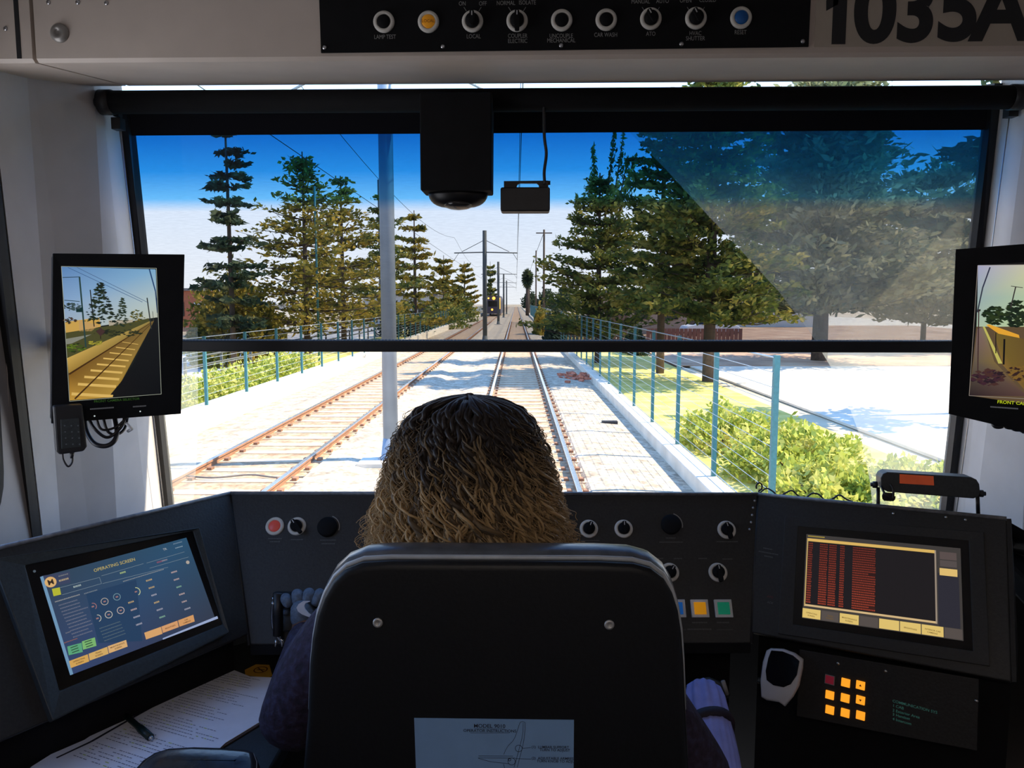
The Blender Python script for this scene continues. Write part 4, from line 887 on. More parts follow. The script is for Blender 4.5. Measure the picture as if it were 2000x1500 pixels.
# ================================================================== seat
sy = .90
seat = thing('operator_chair', (-.035, 1.1, 0), "black vinyl driver's seat seen from behind, in the middle of the cab", 'chair')
sn_ = Vector((0, -1, .03)).normalized(); SF = Fr(PY(965, 1098, sy), sn_)
prof_l = [(760, 1099), (706, 1102), (672, 1115), (648, 1137), (630, 1168), (617, 1205), (609, 1250), (604, 1300), (600, 1400), (592, 1500), (588, 1640)]
prof_r = [(1170, 1101), (1238, 1104), (1272, 1113), (1298, 1133), (1314, 1160), (1325, 1195), (1332, 1240), (1336, 1300), (1340, 1400), (1345, 1500), (1350, 1640)]
sp = SF.pxs(prof_l[::-1] + prof_r)
def ins2(pts, d):
    n = len(pts); o = []
    for i in range(n):
        p0, p1, p2 = Vector(pts[i - 1]), Vector(pts[i]), Vector(pts[(i + 1) % n]); t = ((p1 - p0).normalized() + (p2 - p1).normalized())
        t = t.normalized() if t.length > 1e-6 else (p2 - p1).normalized(); o.append(tuple(p1 + Vector((-t.y, t.x)) * d))
    return o
ar = sum(sp[i][0] * sp[(i + 1) % len(sp)][1] - sp[(i + 1) % len(sp)][0] * sp[i][1] for i in range(len(sp)))
if ar < 0: sp = sp[::-1]
def shellrings(lst): return [[SF(*p, h) for p in (ins2(sp, d) if d else sp)] for d, h in lst]
b = MB(); b.loft(shellrings([(.006, -.018), (0, -.014), (0, -.004), (.004, -.0005), (.010, 0)]), 0); b.build('back_shell', M_VINYL, seat)
b = MB(); b.loft(shellrings([(.010, -.017), (.001, -.022), (-.006, -.034), (-.008, -.055), (-.003, -.078), (.012, -.092), (.04, -.096)]), 0); b.build('backrest_cushion', mat('sky_lit_black_vinyl', (.08, .088, .10), .28, var=.3, scale=60, bump=.05, spec=.9), seat)  # cushion vinyl lightened to suggest sky reflected along its top
b = MB(); ring_ = [SF(*p, -.0195) for p in ins2(sp, -.001)]; rr4 = ring_[2:-2]; b.tube(rr4, .0035, 8); b.build('piping', mat('sky_glint_piping', (.42, .45, .48), .3), seat)  # piping paled to stand for the sky's reflection on the seat rim
for u, v in ((738, 1216), (1190, 1220)):
    b = MB(); q = SF.px(u, v); f2 = Fr(SF(*q), SF.n); b.lathe(f2, [(.0062, 0), (.0060, .0014), (.0030, .0022), (.0028, .0008), (.0004, .0008)], 20); b.build('washer_screw', mat('dull_zinc', (.5, .5, .5), .45, .6), seat)
q0, q1 = SF.px(809, 1402), SF.px(1121, 1403); zl = q0[1]
lb = MB(); lb.slab(SF, [(q0[0], zl), (q0[0] + .004, zl - .15), (q1[0], zl - .15), (q1[0], zl)], 0, .0008); lab = lb.build('instruction_label', mat('pale_blue_label', (.20, .36, .62), .6, var=.04), seat); sub(lab, 'pale blue instruction label with a line drawing of a seat')
b = MB(); ik = (.008, .012, .03, 1); TF2 = Fr(SF(0, 0, .0008), SF.n)
def lx(X, Y): return TF2.px(780 + X / 5.405, 1380 + Y / 5.405)
for s_, X, Y, sz, ul in (('MODEL 9010', 952, 222, .0066, 1), ('OPERATOR INSTRUCTIONS', 955, 268, .0050, 0)):
    a, bb = lx(X, Y); b.text(TF2, s_, a, bb, sz, .0004, ik, wt=.012, sx=1.05)
b.line(TF2, lx(790, 232), lx(1110, 232), .0004, .0004, ik); b.line(TF2, lx(750, 276), lx(1165, 276), .0004, .0004, ik)
for s_, X, Y in (('(1)  LUMBAR SUPPORT', 1395, 437), ('TURN TO ADJUST', 1480, 468), ('(2)  ADJUSTABLE ARMREST', 1395, 555), ('TURN KNOB TO ADJUST', 1450, 586)):
    a, bb = lx(X, Y); b.text(TF2, s_, a, bb, .0046, .0004, ik, al='LEFT', wt=.012)
for pl in ([(1275, 165), (1262, 200), (1240, 270), (1222, 320), (1200, 360), (1150, 410), (1120, 460), (1102, 505)], [(1275, 165), (1300, 156), (1326, 165), (1328, 230), (1318, 330), (1300, 430), (1270, 540), (1245, 640)], [(1308, 170), (1305, 260), (1292, 340), (1268, 430), (1245, 520), (1210, 640)],
           [(835, 520), (1200, 522)], [(830, 540), (1225, 542)], [(835, 545), (960, 580), (1160, 602)], [(1100, 605), (1112, 650)], [(1225, 548), (1390, 552)], [(1300, 440), (1390, 430)]):
    b.pline(TF2, [lx(*p) for p in pl], .0005, .0004, ik)
for X, Y, r_ in ((1260, 440, .0045), (1162, 558, .002), (1185, 578, .0048)): q = lx(X, Y); b.ring(TF2, q[0], q[1], r_, r_ - .0006, .0004, ik)
b.build('print', M_PRINT, lab)
b = MB(); b.rslab(Fr((-.035, .97, .50), (0, 0, 1), (0, 1, 0)), -.24, -.05, .24, .44, .06, -.05, .05, 0, .02); b.build('seat_cushion', M_VINYL, seat)
b = MB(); b.cyl((-.035, 1.17, .03), (-.035, 1.17, .46), .06, 20); b.cyl((-.035, 1.17, .0), (-.035, 1.17, .03), .20, 28); b.build('pedestal', M_BLACK, seat)
# armrest, left
an_ = Vector((.03, -.20, .98)).normalized(); ao = PY(395, 1462, .93); AF = Fr(ao, an_, (0, 1, 0))
ap = AF.pxs([(300, 1462), (330, 1453), (380, 1450), (440, 1452), (486, 1456), (499, 1462), (506, 1480), (505, 1515), (495, 1640), (180, 1640), (255, 1500), (275, 1478)])
arr = sum(ap[i][0] * ap[(i + 1) % len(ap)][1] - ap[(i + 1) % len(ap)][0] * ap[i][1] for i in range(len(ap)))
if arr < 0: ap = ap[::-1]
b = MB(); b.loft([[AF(*p, h) for p in ins2(ap, d)] for d, h in ((.02, -.055), (.004, -.045), (0, -.03), (0, -.014), (.004, -.004), (.012, 0), (.03, .002))], 0); ar_ = b.build('armrest', mat('armrest_leather', (.020, .023, .03), .22, var=.35, scale=30, bump=.12, detail=6), seat)
b = MB(); rr5 = [AF(*p, -.006) for p in ins2(ap, .004)]; i0 = len(rr5); b.tube(rr5 + rr5[:1], .0014, 6); b.build('seam', mat('pale_seam', (.25, .26, .30), .5), ar_)
b = MB(); b.box(ao + Vector((.10, -.05, -.08)), (.16, .04, .03)); b.build('armrest_bracket', M_BLACK, seat)

# ================================================================== controller handle
ch = thing('master_controller', (-.45, 1.40, ZT), 'black driving lever with bright metal edges under the gloved left hand', 'lever')
hx, hy, hz_ = PY(560, 1210, 1.40)
hc = Vector((hx, hy, hz_))
b = MB(); b.tube([Vector((hx - .0, hy, ZT)), Vector((hx, hy, hz_ - .02))], .014, 14); b.build('stem', M_BLACK, ch)
b = MB(); b.tube([PY(552, 1172, 1.40), PY(655, 1172, 1.40)], .016, 14); b.build('grip', M_BLACK, ch)
b = MB(); b.tube(smooth_path([PY(535, 1166, 1.38), PY(532, 1195, 1.38), PY(534, 1225, 1.38), PY(545, 1245, 1.38), PY(553, 1252, 1.38)]), .0036, 10); b.build('trigger_guard', mat('bright_steel', (.45, .48, .52), .25, 1), ch)
b = MB(); b.cyl(PY(543, 1158, 1.38), PY(543, 1240, 1.38), .0095, 14); b.build('side_post', M_BLACK, ch)
for p_, q_, r_ in (((540, 1250, 1.385), (538, 1262, 1.385), .003), ((551, 1250, 1.385), (552, 1262, 1.385), .003), ((534, 1176, 1.375), (534, 1181, 1.375), .004)): b = MB(); b.cyl(PY(*p_), PY(*q_), r_, 10); b.build('pin', M_STEEL, ch)
rc = thing('right_lever', PY(1380, 1400, 1.32), 'dark curved lever beside the right sleeve', 'lever')
rc.name = 'brake_lever'
q = PY(1385, 1350, 1.36); b = MB(); b.tube([Vector((q.x, q.y + .02, .5)), Vector((q.x, q.y + .02, q.z))], .012, 12); b.build('stem', M_BLACK, rc)
b = MB(); b.tube([PY(1345, 1345, 1.36), PY(1360, 1334, 1.36), PY(1385, 1330, 1.36), PY(1405, 1338, 1.36), PY(1420, 1360, 1.36)], .007, 10); b.build('grip', M_POD, rc)
b = MB(); b.cyl(PY(1412, 1330, 1.34), PY(1420, 1356, 1.34), .004, 10); b.build('switch', mat('grey_plastic', (.25, .25, .26)), rc)
# deck under the right lever so it stands on something
b = MB(); b.prism([Vector((q.x - .08, 1.25, .47)), Vector((q.x + .08, 1.25, .47)), Vector((q.x + .08, 1.50, .47)), Vector((q.x - .08, 1.50, .47))], (0, 0, .03)); b.prism([Vector((q.x - .05, 1.3, .0)), Vector((q.x + .05, 1.3, .0)), Vector((q.x + .05, 1.45, .0)), Vector((q.x - .05, 1.45, .0))], (0, 0, .47)); b.build('pedestal', M_MATTE, rc)

# ================================================================== the driver
def skin(name, chains, m, parent=None, lev=2):
    """one surface grown over joints: chains = [[(point, radius), ...], ...]; a point used twice joins its chains"""
    vs = []; rs = []; es = []; idx = {}
    def gv(p, r):
        k = tuple(round(c, 4) for c in p)
        if k not in idx: idx[k] = len(vs); vs.append(k); rs.append(r)
        return idx[k]
    for ch_ in chains:
        pr = None
        for p, r in ch_:
            i = gv(p, r)
            if pr is not None and pr != i: es.append((pr, i))
            pr = i
    me = bpy.data.meshes.new(name); me.from_pydata(vs, es, []); me.materials.append(m); o = bpy.data.objects.new(name, me); COL.objects.link(o)
    md = o.modifiers.new('skin', 'SKIN'); md.use_smooth_shade = True
    me.skin_vertices  # created with the modifier
    lay = me.skin_vertices[0] if len(me.skin_vertices) else None
    if lay is None:
        o.modifiers.remove(md); import bmesh
        bm = bmesh.new(); bm.from_mesh(me); bm.verts.layers.skin.verify(); bm.to_mesh(me); bm.free(); md = o.modifiers.new('skin', 'SKIN'); md.use_smooth_shade = True; lay = me.skin_vertices[0]
    for i, r in enumerate(rs):
        lay.data[i].radius = (r, r) if not hasattr(r, '__len__') else r; lay.data[i].use_root = (i == 0)
    sd_ = o.modifiers.new('smooth', 'SUBSURF'); sd_.levels = lev; sd_.render_levels = lev
    if parent is not None:
        o.parent = parent
        if parent.parent is None: o.matrix_parent_inverse = parent.matrix_basis.inverted()
    return o
hcx = PY(917, 900, 1.10).x
pel, spn, chs, nck, hd0 = (hcx, 1.17, .60), (hcx, 1.15, .80), (hcx, 1.13, 1.00), (hcx, 1.13, 1.12), (hcx, 1.12, 1.18)
shL, shR = (hcx - .155, 1.11, 1.05), (hcx + .155, 1.11, 1.05)
wrL = PY(598, 1222, 1.345); elL = PY(566, 1440, 1.10); elR = PY(1400, 1560, 1.10); wrR = PY(1376, 1372, 1.27)
skm = mat('brown_skin', (.16, .075, .045), .5, var=.08)
hL, hR = PY(600, 1190, 1.375), PY(1375, 1350, 1.33)
person = skin('person', [[(pel, .12), (spn, .12), (chs, .12), (nck, .05), (hd0, .055), ((hcx, 1.12, 1.27), .075), ((hcx, 1.12, 1.30), .066)],
    [(chs, .12), (shL, .05), (elL, .036), (wrL, .026), (hL, .028)], [(chs, .12), (shR, .05), (elR, .036), (wrR, .026), (hR, .028)],
    [(pel, .12), ((hcx - .10, 1.20, .57), .075), ((hcx - .12, 1.50, .56), .055), ((hcx - .12, 1.54, .10), .038), ((hcx - .12, 1.60, .05), .03)], [(pel, .12), ((hcx + .10, 1.20, .57), .075), ((hcx + .12, 1.50, .56), .055), ((hcx + .12, 1.54, .10), .038), ((hcx + .12, 1.60, .05), .03)]], skm)
tag(person, 'person seen from behind with long curly brown hair, driving in a dark jacket', 'person')
jm = mat('dark_plum_fleece', (.022, .012, .030), .85, var=.35, scale=90, bump=.4, cols=[(.012, .008, .020), (.026, .015, .036), (.035, .03, .07)])
V = Vector
skin('jacket', [[((hcx, 1.15, .62), .14), (spn, .13), (chs, .122), ((hcx, 1.13, 1.09), .07)], [(chs, .122), (shL, .068), (tuple(V(shL) * .5 + V(elL) * .5 + V((-.025, -.01, 0))), .058), (tuple(elL), .060), (tuple(elL * .6 + wrL * .4 + V((-.004, 0, .0))), .046), (tuple(elL * .25 + wrL * .75), .036), (tuple(wrL), .031)],
    [(chs, .122), (shR, .068), (tuple(V(shR) * .5 + V(elR) * .5 + V((.012, -.01, 0))), .054), (tuple(elR), .052)]], jm, person)
skin('trousers', [[(pel, .135), ((hcx - .10, 1.20, .57), .088), ((hcx - .12, 1.50, .56), .066), ((hcx - .12, 1.54, .14), .05)], [(pel, .135), ((hcx + .10, 1.20, .57), .088), ((hcx + .12, 1.50, .56), .066), ((hcx + .12, 1.54, .14), .05)]], mat('black_trousers', (.01, .01, .012), .8), person)
for s_ in (-1, 1): skin('shoe', [[((hcx + .12 * s_, 1.53, .04), .038), ((hcx + .12 * s_, 1.60, .035), .036), ((hcx + .12 * s_, 1.70, .03), .03)]], M_BLACK, person)
# right sleeve: pale blue ribbed knit with a dark band
rs_m = mat('pale_blue_ribbed_knit', (.26, .28, .62), .85, var=.1, scale=40)
b = MB(); ax = (wrR - elR).normalized(); sxv = ax.cross(V((0, 0, 1))).normalized(); syv = sxv.cross(ax); rings = []
prof_s = [(-.02, .040), (.0, .043), (.06, .043), (.10, .041), (.14, .038), (.165, .036), (.185, .031), (.195, .022), (.198, .010)]
Ls = (wrR - elR).length; kk = Ls / .165
for t_, r_ in prof_s:
    rg = []
    for i in range(96):
        a = 2 * math.pi * i / 96; rib = 1 + (.018 + (.05 if t_ > .12 else 0)) * math.cos(a * (24 if t_ <= .12 else 12)); rg.append(elR + ax * t_ * kk + (sxv * math.cos(a) + syv * math.sin(a)) * r_ * rib)
    rings.append(rg)
b.loft(rings, 0); rsl = b.build('right_sleeve', rs_m, person); sub(rsl, 'pale blue ribbed sleeve end with a dark band')
b = MB(); rings = []
for q_, r_ in ((-.009, .0), (-.008, .004), (.0, .0055), (.008, .004), (.009, .0)):
    rings.append([elR + ax * (.115 * kk + q_ + .010 * math.cos(a)) + (sxv * math.cos(a) + syv * math.sin(a)) * (.0400 + r_) for a in [2 * math.pi * i / 40 for i in range(40)]])
b.loft(rings, 0, cap=False); b.build('sleeve_band', mat('dark_plum_band', (.010, .004, .014), .7), rsl)
# left glove: a fist closed on the grip, four knuckles along the top
gl_m = mat('grey_blue_work_glove', (.10, .13, .18), .6, var=.25, scale=150, bump=.3)
Yh = 1.365
kn_px = [(558, 1166), (581, 1159), (604, 1157), (625, 1157)]
chains = []; palm = tuple(PY(592, 1200, Yh - .02)); wr_ = tuple(wrL)
pal = [(wr_, .027), (palm, .030)]
chains.append(pal)
gv_ = skin('left_glove', [[(tuple(wrL), .028), (palm, (.034, .024)), (tuple(PY(592, 1180, Yh)), (.036, .020))]], gl_m, person); sub(gv_, 'grey-blue work glove with a white crescent on its back')
for i, (u, v) in enumerate(kn_px):
    base = PY(u * .7 + 592 * .3, 1186, Yh - .012); k1 = PY(u, v + 3, Yh - .004); k2 = PY(u - 1, v + 1, Yh + .030); k3 = PY(u - 1, v + 24, Yh + .052); k4 = PY(u, v + 40, Yh + .034)
    r_ = (.0098, .0110, .0112, .0100)[i]; ln_ = (.85, 1, 1, .95)[i]
    o = skin('glove_finger', [[(tuple(base), r_ * 1.15), (tuple(k1), r_ * 1.12), (tuple(k2), r_), (tuple(k3), r_ * .92), (tuple(k4 if ln_ == 1 else k3 * .2 + k4 * .8), r_ * .8)]], gl_m, gv_)
o = skin('glove_thumb', [[(tuple(PY(600, 1206, Yh - .005)), .013), (tuple(PY(622, 1200, Yh + .012)), .0125), (tuple(PY(642, 1190, Yh + .022)), .0105), (tuple(PY(652, 1182, Yh + .026)), .009)]], gl_m, gv_)
gf = Fr(PY(597, 1188, Yh - .040), (.05, -1, .32)); cp_ = []
arc_o = [(605, 1174), (592, 1174), (583, 1180), (579, 1187), (582, 1194), (590, 1200), (600, 1204), (611, 1207)]; arc_i = [(610, 1203), (602, 1197), (596, 1190), (594, 1184), (597, 1178), (605, 1175)]
b = MB(); pts = gf.pxs(arc_o + arc_i)[::-1]; b.slab(gf, pts if True else pts, -.004, .0006); b.build('crescent_mark', mat('white_mark', (.55, .55, .6), .5), gv_)
# right hand: dark glove closed over the lever
gr = skin('right_glove', [[(tuple(wrR), .027), (tuple(PY(1376, 1352, 1.325)), (.034, .022))]], gl_m, person)
for i in range(4):
    u = 1358 + i * 14; r_ = .0098
    skin('glove_finger', [[(tuple(PY(u, 1356, 1.33)), r_ * 1.1), (tuple(PY(u, 1346, 1.352)), r_), (tuple(PY(u, 1350, 1.378)), r_ * .95), (tuple(PY(u, 1368, 1.382)), r_ * .85)]], mat('black_work_glove', (.012, .014, .02), .6), gr)
gr.data.materials[0] = _M['black_work_glove']
skin('glove_thumb', [[(tuple(PY(1350, 1372, 1.315)), .012), (tuple(PY(1344, 1364, 1.345)), .011), (tuple(PY(1350, 1356, 1.368)), .009)]], _M['black_work_glove'], gr)

# ------------------------------------------------------------------ hair
hm = bpy.data.materials.new('curly_brown_hair'); hm.use_nodes = True; t = hm.node_tree; bs = t.nodes['Principled BSDF']; at_ = t.nodes.new('ShaderNodeAttribute'); at_.attribute_name = 'ink'
t.links.new(at_.outputs['Color'], bs.inputs['Base Color']); bs.inputs['Roughness'].default_value = .42; bs.inputs['Specular IOR Level'].default_value = .5; bs.inputs['Sheen Weight'].default_value = .15
ts = t.nodes.new('ShaderNodeBsdfTranslucent'); mx = t.nodes.new('ShaderNodeMixShader'); mx.inputs[0].default_value = .32
t.links.new(at_.outputs['Color'], ts.inputs[0]); t.links.new(bs.outputs[0], mx.inputs[1]); t.links.new(ts.outputs[0], mx.inputs[2]); t.links.new(mx.outputs[0], t.nodes['Material Output'].inputs[0])
ztop = PY(920, 775, 1.10).z; HC = V((hcx, 1.105, 0))
def zpx(v): return PY(917, v, 1.10).z
zs_ = [ztop + .001, zpx(785), zpx(800), zpx(825), zpx(850), zpx(900), zpx(950), zpx(1000), zpx(1050), zpx(1098), zpx(1200), zpx(1300)]
YS = .88; hw = [q * 1.045 for q in (0, .050, .074, .090, .099, .111, .120, .127, .131, .134, .125, .10)]
def prof_r_(z):
    if z >= zs_[0]: return 0
    for i in range(len(zs_) - 1):
        if z <= zs_[i] and z >= zs_[i + 1]: t_ = (zs_[i] - z) / (zs_[i] - zs_[i + 1]); return hw[i] + (hw[i + 1] - hw[i]) * (t_ ** (.55 if i == 0 else 1))
    return hw[-1]
rnd = random.Random(21)
zl_, zr_ = zs_[0], zpx(1098)
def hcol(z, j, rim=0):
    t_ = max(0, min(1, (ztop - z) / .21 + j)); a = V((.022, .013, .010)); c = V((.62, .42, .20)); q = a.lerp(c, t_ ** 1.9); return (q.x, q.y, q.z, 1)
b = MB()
rings = []
for k in range(22):
    z = ztop - .012 - (ztop - .012 - zpx(1290)) * (k / 21) ** 1.3; r_ = max(.004, prof_r_(z + .010) - .016)
    rings.append([HC + V((r_ * math.cos(a), max(r_ * YS * math.sin(a), -.092), z)) for a in [2 * math.pi * i / 40 for i in range(40)]])
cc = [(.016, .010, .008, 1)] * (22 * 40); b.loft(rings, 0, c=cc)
def lock(phi, z0, z1, kind, lift, rnd, rad, tone=(-.5, .1)):
    pitch = rnd.uniform(.022, .042) if kind == 'rope' else rnd.uniform(.045, .075); amp0 = rnd.uniform(.003, .0062) if kind == 'rope' else rnd.uniform(.006, .014)
    n = int(max(14, (z0 - z1) / (.0038 if kind == 'rope' else .006))); jit = rnd.uniform(*tone); drift = rnd.uniform(-.16, .16); ph0 = rnd.uniform(0, 6.28); w1, w2 = rnd.uniform(8, 22), rnd.uniform(0, 6.28)
    sp_ = []
    for k in range(n):
        t_ = k / (n - 1); z = z0 + (z1 - z0) * t_; R0 = prof_r_(z) + lift; a = phi + drift * t_ + .05 * math.sin(w1 * t_ + w2)
        sp_.append((R0, a, z, t_))
    for st in ((0, math.pi) if kind == 'rope' else (0,)):
        pts = []; rr = []; cs = []
        for R0, a, z, t_ in sp_:
            am = amp0 * (.5 + .9 * t_) * (1 if kind == 'rope' else 1.2); q_ = ph0 + st + 2 * math.pi * (z0 - z) / pitch
            R1_ = R0 + am * math.cos(q_) - .004; tw = am * math.sin(q_)
            c0_, s0_ = math.cos(a), math.sin(a)
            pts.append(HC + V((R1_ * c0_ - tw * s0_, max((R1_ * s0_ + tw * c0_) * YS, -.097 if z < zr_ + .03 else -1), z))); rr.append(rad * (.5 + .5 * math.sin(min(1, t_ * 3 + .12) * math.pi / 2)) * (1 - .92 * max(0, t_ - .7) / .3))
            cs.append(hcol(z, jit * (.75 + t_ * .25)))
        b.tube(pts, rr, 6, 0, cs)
for i in range(430):
    phi = rnd.uniform(0, 2 * math.pi) if i % 3 else rnd.uniform(math.pi, 2 * math.pi)
    z0 = ztop - .004 - (rnd.random() ** 1.2) * .15; z1 = zr_ - rnd.uniform(-.02, .10)
    sd_ = abs(math.cos(phi)); bo = .30 * (sd_ - .55)  # locks at both sides coloured lighter, a rim light put into the hair
    lock(phi, z0, z1, 'rope' if rnd.random() < .6 else 'wave', rnd.uniform(-.014, .002), rnd, rnd.choice([rnd.uniform(.0014, .0028), rnd.uniform(.0026, .0044)]), (-.42 + bo, -.02 + bo))
for i in range(75):                     # paler outer ringlets
    phi = 1.5 * math.pi + rnd.gauss(0, .85); z0 = ztop - .03 - rnd.random() * .13; z1 = z0 - rnd.uniform(.10, .20)
    lock(phi, z0, max(z1, zr_ - .03), 'wave' if rnd.random() < .55 else 'rope', rnd.uniform(.001, .005), rnd, rnd.uniform(.0011, .0024), (.15, .55))
for i in range(60):                     # short turns over the crown
    phi = rnd.uniform(0, 2 * math.pi); lock(phi, ztop + .003 - rnd.uniform(0, .008), ztop - rnd.uniform(.05, .12), 'rope', 0, rnd, rnd.uniform(.003, .0048), (-.5, -.1))
b.build('hair', hm, person)
b = MB()
for i in range(1300):
    side = rnd.random(); phi = rnd.gauss(0, .55) + (0 if side < .5 else math.pi) if rnd.random() < .8 else rnd.uniform(0, 6.28)
    z0 = ztop - .01 - rnd.random() ** .7 * .19; L_ = rnd.uniform(.04, .13); amp = rnd.uniform(.002, .009); pit = rnd.uniform(.012, .035); ph = rnd.uniform(0, 6.28); out_ = rnd.uniform(-.003, .020) * (1.6 if z0 < ztop - .13 else .4); pts = []; cs = []
    n = 26
    for k in range(n):
        t_ = k / (n - 1); z = max(z0 - L_ * t_, zr_ - .03); R0 = prof_r_(z) + out_ * t_ + amp * math.cos(ph + 2 * math.pi * L_ * t_ / pit); tw = amp * math.sin(ph + 2 * math.pi * L_ * t_ / pit)
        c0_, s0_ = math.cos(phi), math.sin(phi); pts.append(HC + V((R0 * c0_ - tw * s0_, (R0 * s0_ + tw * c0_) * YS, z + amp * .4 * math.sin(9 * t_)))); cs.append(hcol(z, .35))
    b.tube(pts, rnd.uniform(.00028, .00055), 3, 0, cs, cap=False)
sub(b.build('flyaway_hair', hm, person), 'fine pale frizz standing off the curls')
# ================================================================== outside, in the track's own frame (y along the rails)
RAIL = -.96; GZ = -1.12; XC = .085; XL = -4.06
rng = np.random.default_rng(12)
def add_out(o): OUT.append(o); return o
def ost(o): struct(o); OUT.append(o); return o
def gmat(name, cols, scale, bump=.4, rough=.9, stretch=(1, 1, 1), detail=8, speck=None):
    m = mat(name, cols[0], rough, cols=cols, scale=scale, bump=bump, detail=detail); t = m.node_tree
    n = [x for x in t.nodes if x.type == 'TEX_NOISE'][0]; co = [x for x in t.nodes if x.type == 'TEX_COORD'][0]
    mp = t.nodes.new('ShaderNodeMapping'); mp.inputs['Scale'].default_value = stretch; t.links.new(co.outputs['Object'], mp.inputs[0]); t.links.new(mp.outputs[0], n.inputs['Vector'])
    if speck:
        vo = t.nodes.new('ShaderNodeTexVoronoi'); vo.inputs['Scale'].default_value = speck; t.links.new(co.outputs['Object'], vo.inputs[0])
        mxn = t.nodes.new('ShaderNodeMix'); mxn.data_type = 'RGBA'; mxn.blend_type = 'MULTIPLY'; mxn.inputs[0].default_value = .55
        r = [x for x in t.nodes if x.type == 'VALTORGB'][0]; b_ = t.nodes['Principled BSDF']
        t.links.new(r.outputs[0], mxn.inputs[6]); t.links.new(vo.outputs['Color'], mxn.inputs[7]); 
        hs_ = t.nodes.new('ShaderNodeRGBToBW'); t.links.new(vo.outputs['Color'], hs_.inputs[0]); t.links.new(hs_.outputs[0], mxn.inputs[7]); t.links.new(mxn.outputs[2], b_.inputs['Base Color'])
    return m
M_EARTH = gmat('pale_dry_earth', [(.42, .32, .20), (.55, .44, .29), (.62, .53, .38)], .35)
M_BALL = gmat('tan_ballast', [(.40, .31, .21), (.56, .46, .33), (.66, .57, .44)], 3.5, .7, speck=18)
M_RUSTB = gmat('rusty_ballast', [(.42, .25, .13), (.54, .36, .21), (.62, .46, .30)], 3.5, .7, speck=18)
M_TIE = gmat('concrete_tie', [(.46, .32, .20), (.58, .44, .30)], 5)
M_CONC = gmat('pale_concrete', [(.56, .50, .40), (.68, .62, .51)], 2, .15)
M_ROAD = gmat('grey_asphalt', [(.30, .30, .31), (.40, .40, .41)], 2, .1)
M_GRASSY = gmat('dry_yellow_grass', [(.34, .33, .06), (.55, .45, .10), (.66, .54, .18)], 1.6, .6)
M_RTOP = mat('polished_rail_head', (.62, .58, .54), .25, .9, var=.1)
M_RSIDE = mat('rusty_rail_side', (.26, .13, .07), .8, var=.2, scale=4)
M_TEAL = mat('teal_painted_post', (.035, .16, .18), .5, var=.15)
M_WIRE = mat('galvanised_wire', (.42, .47, .48), .4, .5)
M_POLE = mat('grey_galvanised_pole', (.22, .26, .31), .5, .3, var=.1, scale=3)
M_DPOLE = mat('dark_weathered_pole', (.07, .08, .08), .7, var=.2)
M_WOODP = mat('timber_pole', (.12, .085, .06), .8, var=.2)
def slabz(name, pts, z, th, m, reg=True):
    b = MB(); b.prism([Vector((x, y, z - th)) for x, y in pts], (0, 0, th)); o = b.build(name, m); return ost(o) if reg else o
slabz('floor_outdoor_ground', [(-400, 2.6), (400, 2.6), (400, 900), (-400, 900)], GZ - .20, .1, M_EARTH)
OUT[-1].name = 'ground'
def bank(name, xs, y0, y1, m):           # xs: list of (x, z); swept along the track
    b = MB(); n = len(xs); ys = (y0, y1)
    b.add([Vector((x, y, z)) for y in ys for x, z in xs], [(i, i + 1, n + i + 1, n + i) for i in range(n - 1)]); o = b.build(name, m); return ost(o)
bank('trackbed', [(-6.5, GZ - .05), (-6.4, GZ), (XL - 1.5, GZ + .05), (XL - 1.35, GZ + .068), (XL - .95, GZ + .068), (XL - .88, GZ + .02), (XL + .88, GZ + .02), (XL + .95, GZ + .068), (XL + 1.35, GZ + .068), (-2.4, GZ), (-1.6, GZ), (XC - 1.35, GZ + .068), (XC - .95, GZ + .068), (XC - .88, GZ + .02), (XC + .88, GZ + .02), (XC + .95, GZ + .068), (XC + 1.35, GZ + .068), (2.5, GZ - .02)], 2.7, 420, M_BALL)
for xc in (XC, XL):
    bank('rust_stained_ballast', [(xc - .92, GZ + .012), (xc - .86, GZ + .045), (xc + .86, GZ + .045), (xc + .92, GZ + .012)], 2.7, 420, M_RUSTB)
OUT[-1]['label'] = 'rust-stained stones of the far track'
# rails
def rail(x, name, label, track):
    b = MB(); zt = RAIL
    pr = [(-.036, zt - .002), (-.030, zt), (.030, zt), (.036, zt - .002), (.036, zt - .035), (.010, zt - .05), (.010, zt - .12), (.07, zt - .14), (.07, zt - .15), (-.07, zt - .15), (-.07, zt - .14), (-.010, zt - .12), (-.010, zt - .05), (-.036, zt - .035)]
    n = len(pr); ys = [2.7] + list(np.linspace(8, 420, 30))
    vs = [Vector((x + a, y, z)) for y in ys for a, z in pr]
    for k in range(len(ys) - 1):
        for i in range(n):
            j = (i + 1) % n; b.add([vs[k * n + i], vs[(k + 1) * n + i], vs[(k + 1) * n + j], vs[k * n + j]], [(0, 1, 2, 3)], 0 if i in (0, 1, 2) else 1)
    o = b.build(name, [M_RTOP, M_RSIDE]); tag(o, label, 'rail'); return add_out(o)
rail(XC - .7535, 'rail', 'near left rail of the track the train stands on', 0); rail(XC + .7535, 'rail', 'near right rail of the track the train stands on', 0)
rail(XL - .7535, 'rail', 'outer rail of the neighbouring track, beside the long kerb wall', 0); rail(XL + .7535, 'rail', 'inner rail of the neighbouring track, beside the row of centre poles', 0)
